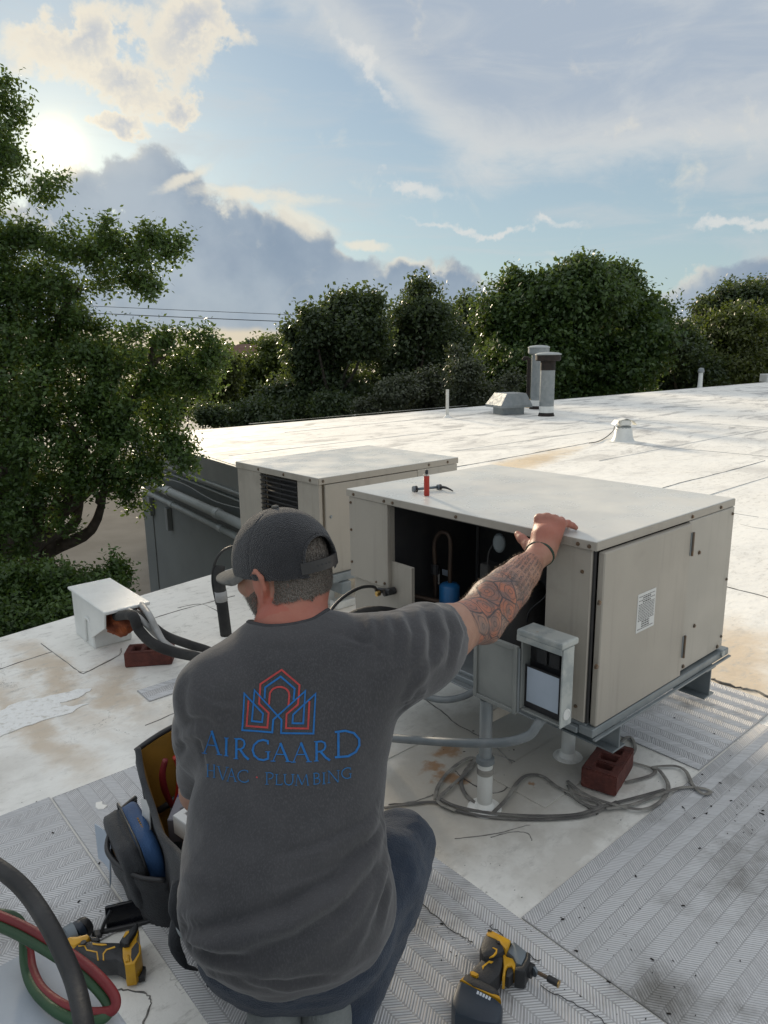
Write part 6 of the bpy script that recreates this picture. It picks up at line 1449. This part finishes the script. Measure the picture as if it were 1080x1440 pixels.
# small drag creases: ridged noise drawn out along the pull of the cloth
dg = nz(np.array([-.75, -.1, -.55])); dc = nz(np.cross(dg, [0, 1, 0])); dn2 = np.cross(dg, dc)
def ridge(p, a, b, c): n_ = noise.noise(Vector((float(p@dg)*a, float(p@dc)*b, float(p@dn2)*c))); return 1-min(1, abs(n_)*3.2)
low = np.clip((.62-V[:, 2])/.25, 0, 1); slv = np.clip((V[:, 0]+.02)/.08, 0, 1)*(V[:, 2] > .55)
rdg = np.array([ridge(p, 5, 17, 9) if w_ > .02 else 0 for p, w_ in zip(V, low)]); rsl = np.array([noise.noise(Vector((p[0]*16, p[1]*16, p[2]*5))) if w_ > .02 else 0 for p, w_ in zip(V, slv)])
N = vnormals(V, F); V = V+N*(rdg*low*.0045+rsl*slv*.004)[:, None]
V = vsmooth(V, F, 1, .4)
def shirt_material():
    m = bpy.data.materials.new('charcoal_jersey'); m.use_nodes = True; T = NT(m.node_tree)
    oc = T.n('ShaderNodeTexCoord').outputs['Object']
    b = T.n('ShaderNodeBsdfPrincipled'); T.t.links.new(b.outputs[0], T.n('ShaderNodeOutputMaterial').inputs[0])
    c = T.mix(T.step(T.noise(oc, 7, 6, .6), .35, .7), (.048, .048, .052), (.064, .063, .067))
    c = T.mix(T.step(T.noise(T.mapping(oc, scale=(1, 1, .35)), 420, 2), .45, .7, 0, .5), c, (.09, .089, .094))
    T.set(b.inputs['Base Color'], c); b.inputs['Roughness'].default_value = .9; b.inputs['Specular IOR Level'].default_value = .2
    b.inputs['Sheen Weight'].default_value = .25; b.inputs['Sheen Roughness'].default_value = .5
    bp_ = T.n('ShaderNodeBump'); bp_.inputs['Strength'].default_value = .3; bp_.inputs['Distance'].default_value = .004
    T.set(bp_.inputs['Height'], T.m('ADD', T.m('MULTIPLY', T.noise(oc, 500, 2), .25), T.noise(oc, 55, 5))); T.t.links.new(bp_.outputs[0], b.inputs['Normal'])
    return m
shirt = pobj('t_shirt', np_mesh('t_shirt', V, F), shirt_material())
bvh = BVHTree.FromPolygons([Vector(q) for q in V], F.tolist())
M_rib2 = mat('collar_ribbing', (.038, .038, .042), .9, c2=(.05, .05, .054), ns=120, bump=.3, bs=400)
# collar band, sleeve and hem stitching as raised bands
cn = nz(np.array([-.008, .032, .108])); cb = C7+np.array([-.006, .010, -.015])+cn*.012
e1 = nz(np.cross(cn, [1, 0, 0])); e2_ = np.cross(cn, e1)
pts = []
for k in range(40):
    a = 2*PI*k/40; dirv = e1*math.cos(a)+e2_*math.sin(a)
    h_ = bvh.ray_cast(Vector(cb+dirv*.16+cn*.0), Vector(-dirv), .13)
    h_ = bvh.ray_cast(Vector(cb+dirv*.0815+cn*.12), Vector(-cn), .3)
    q = np.array(h_[0])-dirv*.0045-cn*.0015 if h_[0] is not None else np.array(cb+dirv*.0735)
    pts.append(Vector(q-PER))
G().tube(pts+[pts[0]], .0058, 8, 2, caps=False).obj('collar', M_rib2, shirt, smooth=True)

# printed emblem and lettering, laid onto the cloth
M_pblue = mat('blue_print', (.008, .135, .40), .8, c2=(.012, .11, .33), ns=90, bump=.2, bs=400); M_pred = mat('red_print', (.44, .05, .05), .8, c2=(.36, .045, .045), ns=90, bump=.2, bs=400); M_pblue2 = mat('thin_blue_print', (.015, .12, .30), .85, c2=(.02, .10, .24), ns=90)
def lay(q, lift=.0011):
    h_ = hit(260+q[0]/3.857, 920+q[1]/3.857)
    return Vector(np.array(h_[0])-PER)+h_[1]*lift if h_[0] is not None else None
def stroke(g, pts, w, w2=None, lift=.0011, closed=False):
    P = [np.array(p, float) for p in pts]
    if closed: P.append(P[0])
    w2 = w if w2 is None else w2; dn_ = []
    for i in range(len(P)):
        a = P[i-1] if i > 0 else (P[-2] if closed else P[0]); c = P[i+1] if i < len(P)-1 else (P[1] if closed else P[-1])
        t1 = (P[i]-a)/max(np.hypot(*(P[i]-a)), 1e-6) if i > 0 or closed else None; t2 = (c-P[i])/max(np.hypot(*(c-P[i])), 1e-6) if i < len(P)-1 or closed else None
        if t1 is None: t1 = t2
        if t2 is None: t2 = t1
        n1 = np.array([-t1[1], t1[0]]); n2 = np.array([-t2[1], t2[0]]); n_ = n1+n2; l = np.hypot(*n_)
        n_ = n1 if l < .3 else n_/l; dn_.append(n_/max(n_@n1, .5))
    for i in range(len(P)-1):
        L_ = np.hypot(*(P[i+1]-P[i])); m_ = max(1, int(L_/9)); tot = len(P)-1
        rows = []
        for k in range(m_+1):
            t = k/m_; c = P[i]+(P[i+1]-P[i])*t; n_ = dn_[i]*(1-t)+dn_[i+1]*t; ww = (w+(w2-w)*((i+t)/tot))/2
            rows.append((lay(c-n_*ww, lift), lay(c+n_*ww, lift)))
        for (a, b), (c, d_) in zip(rows[:-1], rows[1:]):
            if None in (a, b, c, d_): continue
            g.add([a, b, d_, c], [(0, 1, 2, 3)])
def arc(cx, cy, rx, ry, a0, a1, n_=12): return [(cx+rx*math.cos(RAD(a0+(a1-a0)*k/n_)), cy-ry*math.sin(RAD(a0+(a1-a0)*k/n_))) for k in range(n_+1)]
g = G(); stroke(g, [(345, 250), (335, 388), (448, 398), (455, 318), (403, 268), (410, 162), (525, 85), (622, 168), (614, 272), (552, 325), (549, 401), (668, 403), (675, 255)], 10, lift=.0010)
stroke(g, [(457, 272), (461, 215)]+arc(514, 222, 53, 45, 172, 8)[1:-1]+[(567, 222), (562, 278)], 10, lift=.0010); g.obj('emblem_red', M_pred, shirt)
g = G(); stroke(g, [(433, 240), (436, 180), (520, 121), (596, 187), (590, 248)], 10, lift=.0013)
stroke(g, [(425, 322), (322, 213), (312, 411), (475, 424), (480, 355), (653, 200), (642, 375), (584, 374), (588, 327), (708, 215), (697, 430), (523, 428), (525, 356), (378, 195), (364, 362), (420, 368)], 10, lift=.0013, closed=True); g.obj('emblem_blue', M_pblue, shirt)
# letter shapes in a unit box: (points, thick?) with short serifs
SER = .16
def bar(x, y, l=SER): return ([(x-l, y), (x+l, y)], 0)
GL = {'A': [([(.5, .0), (.10, 1)], 0), ([(.47, .0), (.87, 1)], 1), ([(.26, .62), (.72, .62)], 0), bar(.10, 1, .12), bar(.88, 1, .14)],
      'I': [([(.5, 0), (.5, 1)], 1), bar(.5, 0, .5), bar(.5, 1, .5)],
      'R': [([(.16, 0), (.16, 1)], 1), ([(.16, .02), (.45, .0), (.66, .08), (.72, .25), (.64, .42), (.45, .52), (.18, .53)], .6), ([(.42, .53), (.72, .84), (1.0, 1.0)], 1), bar(.14, 1, .15), bar(.1, 0, .1)],
      'G': [([(.90, .20), (.88, .05), (.62, .0), (.36, .06), (.12, .26), (.05, .52), (.14, .78), (.38, .96), (.64, 1.0), (.90, .92), (.90, .60)], .8), bar(.88, .58, .14), ([(.91, .03), (.91, .22)], 0)],
      'D': [([(.14, .03), (.14, .97)], 1), ([(.0, .03), (.4, .0), (.74, .1), (.95, .34), (.96, .58), (.82, .82), (.52, .97), (.0, .98)], .9)],
      'H': [([(.14, 0), (.14, 1)], .8), ([(.86, 0), (.86, 1)], .8), ([(.14, .48), (.86, .48)], 0), bar(.14, 0), bar(.14, 1), bar(.86, 0), bar(.86, 1)],
      'V': [([(.10, 0), (.5, 1)], 1), ([(.5, 1), (.90, 0)], 0), bar(.10, 0), bar(.90, 0)],
      'C': [([(.92, .2), (.90, .06), (.62, .0), (.34, .06), (.10, .28), (.05, .54), (.16, .80), (.42, .97), (.68, 1.0), (.94, .9), (.95, .78)], .8)],
      'P': [([(.2, 0), (.2, 1)], .8), ([(.2, .02), (.55, .0), (.86, .1), (.9, .3), (.74, .48), (.4, .54)], .6), bar(.2, 1, .2), bar(.12, 0, .12)],
      'L': [([(.2, 0), (.2, .99)], .8), ([(.05, .99), (.9, .99), (.97, .82)], .4), bar(.2, 0, .2)],
      'U': [([(.14, 0), (.14, .66), (.24, .9), (.5, 1.0), (.74, .9), (.86, .66), (.86, 0)], .8), bar(.14, 0, .14), bar(.86, 0, .14)],
      'M': [([(.18, 0), (.06, 1)], 0), ([(.18, 0), (.50, .95)], 1), ([(.50, .95), (.82, 0)], 0), ([(.82, 0), (.94, 1)], 1), bar(.06, 1, .09), bar(.94, 1, .09)],
      'B': [([(.2, 0), (.2, 1)], .8), ([(.1, .01), (.55, .0), (.8, .1), (.8, .34), (.5, .46), (.2, .47)], .6), ([(.5, .46), (.88, .56), (.95, .78), (.75, .96), (.4, 1.0), (.1, .99)], .7)],
      'N': [([(.12, 0), (.12, 1)], 0), ([(.12, 0), (.88, 1)], 1), ([(.88, 1), (.88, 0)], 0), bar(.12, 1, .12), bar(.88, 0, .12), bar(.08, 0, .08)]}
def letter(ch, x0, x1, y0, y1, wt, wn, m, shear=0.0):
    g = G()
    for pts, k in GL[ch]:
        q = [(x0+(x1-x0)*px_, y0+(y1-y0)*py_+shear*px_) for px_, py_ in pts]
        stroke(g, q, wn+(wt-wn)*k, lift=.0012)
    o = g.obj('letter', m, shirt); o['label'] = 'printed letter '+ch
for ch, x0, x1, y0, y1, s in (('A', 96, 202, 408, 534, 12), ('I', 214, 238, 452, 550, 2), ('R', 268, 348, 456, 566, 6), ('G', 364, 462, 464, 574, 2), ('A', 468, 574, 480, 580, 3), ('A', 578, 686, 480, 586, -3), ('R', 700, 786, 474, 580, -4), ('D', 812, 950, 418, 562, -8)):
    letter(ch, x0, x1, y0, y1, 12.5, 5.0, M_pblue, s)
for ch, x0, x1, y0, y1, s in (('H', 120, 168, 596, 664, 6), ('V', 178, 238, 608, 680, 6), ('A', 228, 284, 618, 688, 4), ('C', 286, 348, 628, 694, 2), ('P', 436, 484, 642, 706, 1), ('L', 490, 530, 652, 708, 1), ('U', 534, 594, 652, 710, 0), ('M', 598, 672, 652, 712, -1), ('B', 692, 734, 646, 706, -2), ('I', 744, 762, 644, 704, -1), ('N', 772, 838, 634, 698, -4), ('G', 846, 902, 618, 676, -4)):
    letter(ch, x0, x1, y0, y1, 6.2, 3.4, M_pblue2, s)
g = G(); stroke(g, [(387, 668), (395, 668)], 8); g.obj('print_dot', M_pred, shirt)

# ---- cap
M_cap = mat('charcoal_cap_mesh', (.013, .014, .018), .85, c2=(.018, .019, .024), ns=30, bump=.7, bs=420, bd=1, sheen=.2); M_capf = mat('grey_cap_front', (.10, .10, .096), .9, c2=(.13, .128, .12), ns=60, bump=.3, bs=380)
cp_ = Field(HED-.16, HED+.17, .003)
CC = hp(0, -.006, .012); cr = np.array([.091, .1155, .1075])
cp_.ell(CC, cr, RH, 0); cp_.ell(CC-fz*.004, cr-.005, RH, 0, 'sub')
cp_.half(hp(0, 0, -.006), -fz+fy*.06)
# rear arch opening above the strap
cp_.cap(hp(0, -.06, .018), hp(0, -.19, .018), .044, .044, 0.002, 'sub'); 
V, F = cp_.mesh(); V = vsmooth(V, F, 2)
# seams between panels pressed in
rel = V-CC; an = np.arctan2(rel@fx_, rel@fy); N = vnormals(V, F)
sea = np.min(np.abs(((an[:, None]-np.radians([-90, -30, 30, 90, 150, -150]))+np.pi) % (2*np.pi)-np.pi), 1)*np.linalg.norm(rel-((rel@fz)[:, None]*fz), axis=1)
V = V-N*(.0012*np.exp(-(sea/.0022)**2))[:, None]
me = np_mesh('cap', V, F); me.materials.append(M_cap); me.materials.append(M_capf)
ctr = V[F].mean(1)-CC; fr_ = (ctr@fy) > .066
me.polygons.foreach_set('material_index', fr_.astype(np.int32))
cap_ = pobj('cap', me, None)
G().lathe([(.008, 0), (.0075, .003), (.004, .005)], 12, Matrix.Translation(Vector(CC+fz*cr[2]-PER)) @ Matrix(np.stack([fx_, fy, fz], 1).tolist()).to_4x4()).obj('button', M_capf, cap_, smooth=True)
# brim: curved plate
Vb = []; Fb = []; NU, NV = 22, 10
for s in (0, 1):
    for i in range(NU+1):
        a = RAD(-78+156*i/NU)
        ix_, iy_ = cr[0]*.985*math.sin(a), cr[1]*.985*math.cos(a)-.006
        ox_, oy_ = .083*math.sin(a)*1.0, .172*max(math.cos(a), 0)**.62+.0
        for j in range(NV+1):
            t = j/NV; x = ix_+(ox_-ix_)*t; y = iy_+(oy_-iy_)*t
            z = .0-.004*t-1.15*(x**2)*min(1, t*1.4)-.006*t-s*.0032
            Vb.append(tuple(hp(x, y, z)-PER))
nb = (NU+1)*(NV+1)
for i in range(NU):
    for j in range(NV):
        k = i*(NV+1)+j; Fb.append((k, k+1, k+NV+2, k+NV+1)); k += nb; Fb.append((k+NV+1, k+NV+2, k+1, k))
for i in range(NU):
    k = i*(NV+1)+NV; Fb.append((k, k+nb, k+nb+NV+1, k+NV+1))
G().add(Vb, Fb).obj('brim', M_capf, cap_, smooth=True)
pts = [Vector(CC-PER+fx_*cr[0]*math.sin(RAD(a))*1.0-fy*cr[1]*1.0*math.cos(RAD(a))-fz*.004) for a in range(-34, 35, 4)]
zax = Vector(fz); g = G()
for i, p in enumerate(pts):
    o_ = (p-Vector(CC-PER)).normalized()*.0022
    for q in (p+zax*.011+o_, p-zax*.011+o_, p-zax*.011-o_, p+zax*.011-o_): g.v.append(tuple(q))
    if i: 
        for k in range(4): g.f.append(((i-1)*4+k, i*4+k, i*4+(k+1) % 4, (i-1)*4+(k+1) % 4))
stp = g.obj('strap', M_black, cap_)
for a in (-14, -8, -2, 4):
    q = CC-PER+fx_*cr[0]*math.sin(RAD(a))*1.024-fy*cr[1]*1.024*math.cos(RAD(a))-fz*.004; G().lathe([(.002, 0), (.0015, .001)], 6, Matrix.Translation(Vector(q))).obj('strap_hole', M_canvas, stp)
# arch binding round the opening
ap = []
for k in range(25):
    a = RAD(180*k/24); x = .044*math.cos(a); z = .018-.012+.044*math.sin(a)
    yy = -math.sqrt(max(0, 1-(x/cr[0])**2-((z)/cr[2])**2))*cr[1]
    ap.append(Vector(CC-PER+fx_*x+fy*yy+fz*z))
ap = [Vector(CC-PER+fx_*.0445-fy*cr[1]*.84-fz*.014)]+ap+[Vector(CC-PER-fx_*.0445-fy*cr[1]*.84-fz*.014)]
G().tube(ap, .0026, 6).obj('binding', M_cap, cap_, smooth=True)

# ---- hair: a scalp shell and many short strands
M_hair = mat('greying_brown_hair', (.06, .047, .037), .6, c2=(.21, .185, .16), ns=420, lo=.4, hi=.6)
bb = BVHTree.FromPolygons([Vector(q) for q in (np.array([v_.co[:] for v_ in body.data.vertices])+PER)], [tuple(p.vertices) for p in body.data.polygons])
rr = random.Random(9); Vh = []; Fh = []; Vd = []; Fd = []
def strand(VV, FF, p, n_, d_, L_, w):
    s_ = d_.cross(n_).normalized()*w; o = len(VV)
    m1 = p+d_*L_*.5+n_*.0025; m2 = p+d_*L_+n_*.001
    VV += [tuple(p-s_), tuple(p+s_), tuple(m1+s_*.8), tuple(m1-s_*.8), tuple(m2)]; FF += [(o, o+1, o+2, o+3), (o+3, o+2, o+4)]
cnt = 0
for k in range(60000):
    a = rr.uniform(-PI, PI); z = rr.uniform(-.115, .10)
    dirv = fx_*math.sin(a)+fy*math.cos(a)
    h_ = bb.ray_cast(Vector(HED+fz*z+dirv*.2), Vector(-dirv), .2)
    if h_[0] is None: continue
    q = np.array(h_[0])-HED; x, y, zz = q@fx_, q@fy, q@fz
    if abs(x) > .0865: continue
    jit = noise.noise(Vector(q)*60)*.008
    if y < .012+jit and zz > -.050-.10*(y+.06)*(y > -.06)+jit and zz < .09:
        if zz > .01 and not (abs(x) < .05 and y < -.04): continue
        if abs(x) > .062 and -.045 < y < .03 and zz < .0: continue
        down = Vector(-fz*.9-fy*.35); n_ = h_[1]; d_ = (down-n_*down.dot(n_)).normalized()+n_*.10+Vector((rr.gauss(0, .12), rr.gauss(0, .12), rr.gauss(0, .12))); d_.normalize()
        strand(Vh, Fh, h_[0]-Vector(PER), n_, d_, rr.uniform(.008, .015)*(1 if zz > -.045 else .45), .0005)
    elif y > .015 and zz < -.045+.25*max(0, .05-y)+jit and zz > -.125 and rr.random() < .3:
        down = Vector(-fz*.8+fy*.3); n_ = h_[1]; d_ = (down-n_*down.dot(n_)).normalized()+n_*.35+Vector((rr.gauss(0, .25), rr.gauss(0, .25), rr.gauss(0, .25))); d_.normalize()
        strand(Vd, Fd, h_[0]-Vector(PER), n_, d_, rr.uniform(.005, .011), .0005)
me = bpy.data.meshes.new('hair'); me.from_pydata(Vh, [], Fh); hair = link('hair', me, M_hair, man)
me = bpy.data.meshes.new('beard'); me.from_pydata(Vd, [], Fd); link('beard', me, M_hair, man)
# ---- wristband
wb = WRR-adir*.004; w1 = nz(np.cross(adir, up3)); w2 = np.cross(w1, adir)
G().tube([Vector(wb+w1*.0345*math.cos(2*PI*k/24)+w2*.0335*math.sin(2*PI*k/24)+adir*.006*math.cos(2*PI*k/24)-PER) for k in range(25)], .0042, 8, caps=False).obj('wristband', mat('dark_green_band', (.008, .035, .022), .5), man, smooth=True)
# fine hair on the bare forearm
rr = random.Random(21); Va = []; Fa = []
for k in range(1700):
    t = rr.uniform(-.02, .235); a = rr.uniform(0, 2*PI); c = ELR+adir*t
    dv_ = w1*math.cos(a)+w2*math.sin(a)
    h_ = bb.ray_cast(Vector(c+dv_*.12), Vector(-dv_), .12)
    if h_[0] is None or (np.array(h_[0])-SHR)@udir < .20: continue
    n_ = h_[1]; d_ = (Vector(adir)*.8+Vector(-w1)*.4+n_*.25+Vector((rr.gauss(0, .2), rr.gauss(0, .2), rr.gauss(0, .2)))).normalized()
    strand(Va, Fa, h_[0]-Vector(PER), n_, d_, rr.uniform(.004, .010), .00022)
me = bpy.data.meshes.new('arm_hair'); me.from_pydata(Va, [], Fa); link('arm_hair', me, mat('light_brown_body_hair', (.16, .10, .055), .5), man)
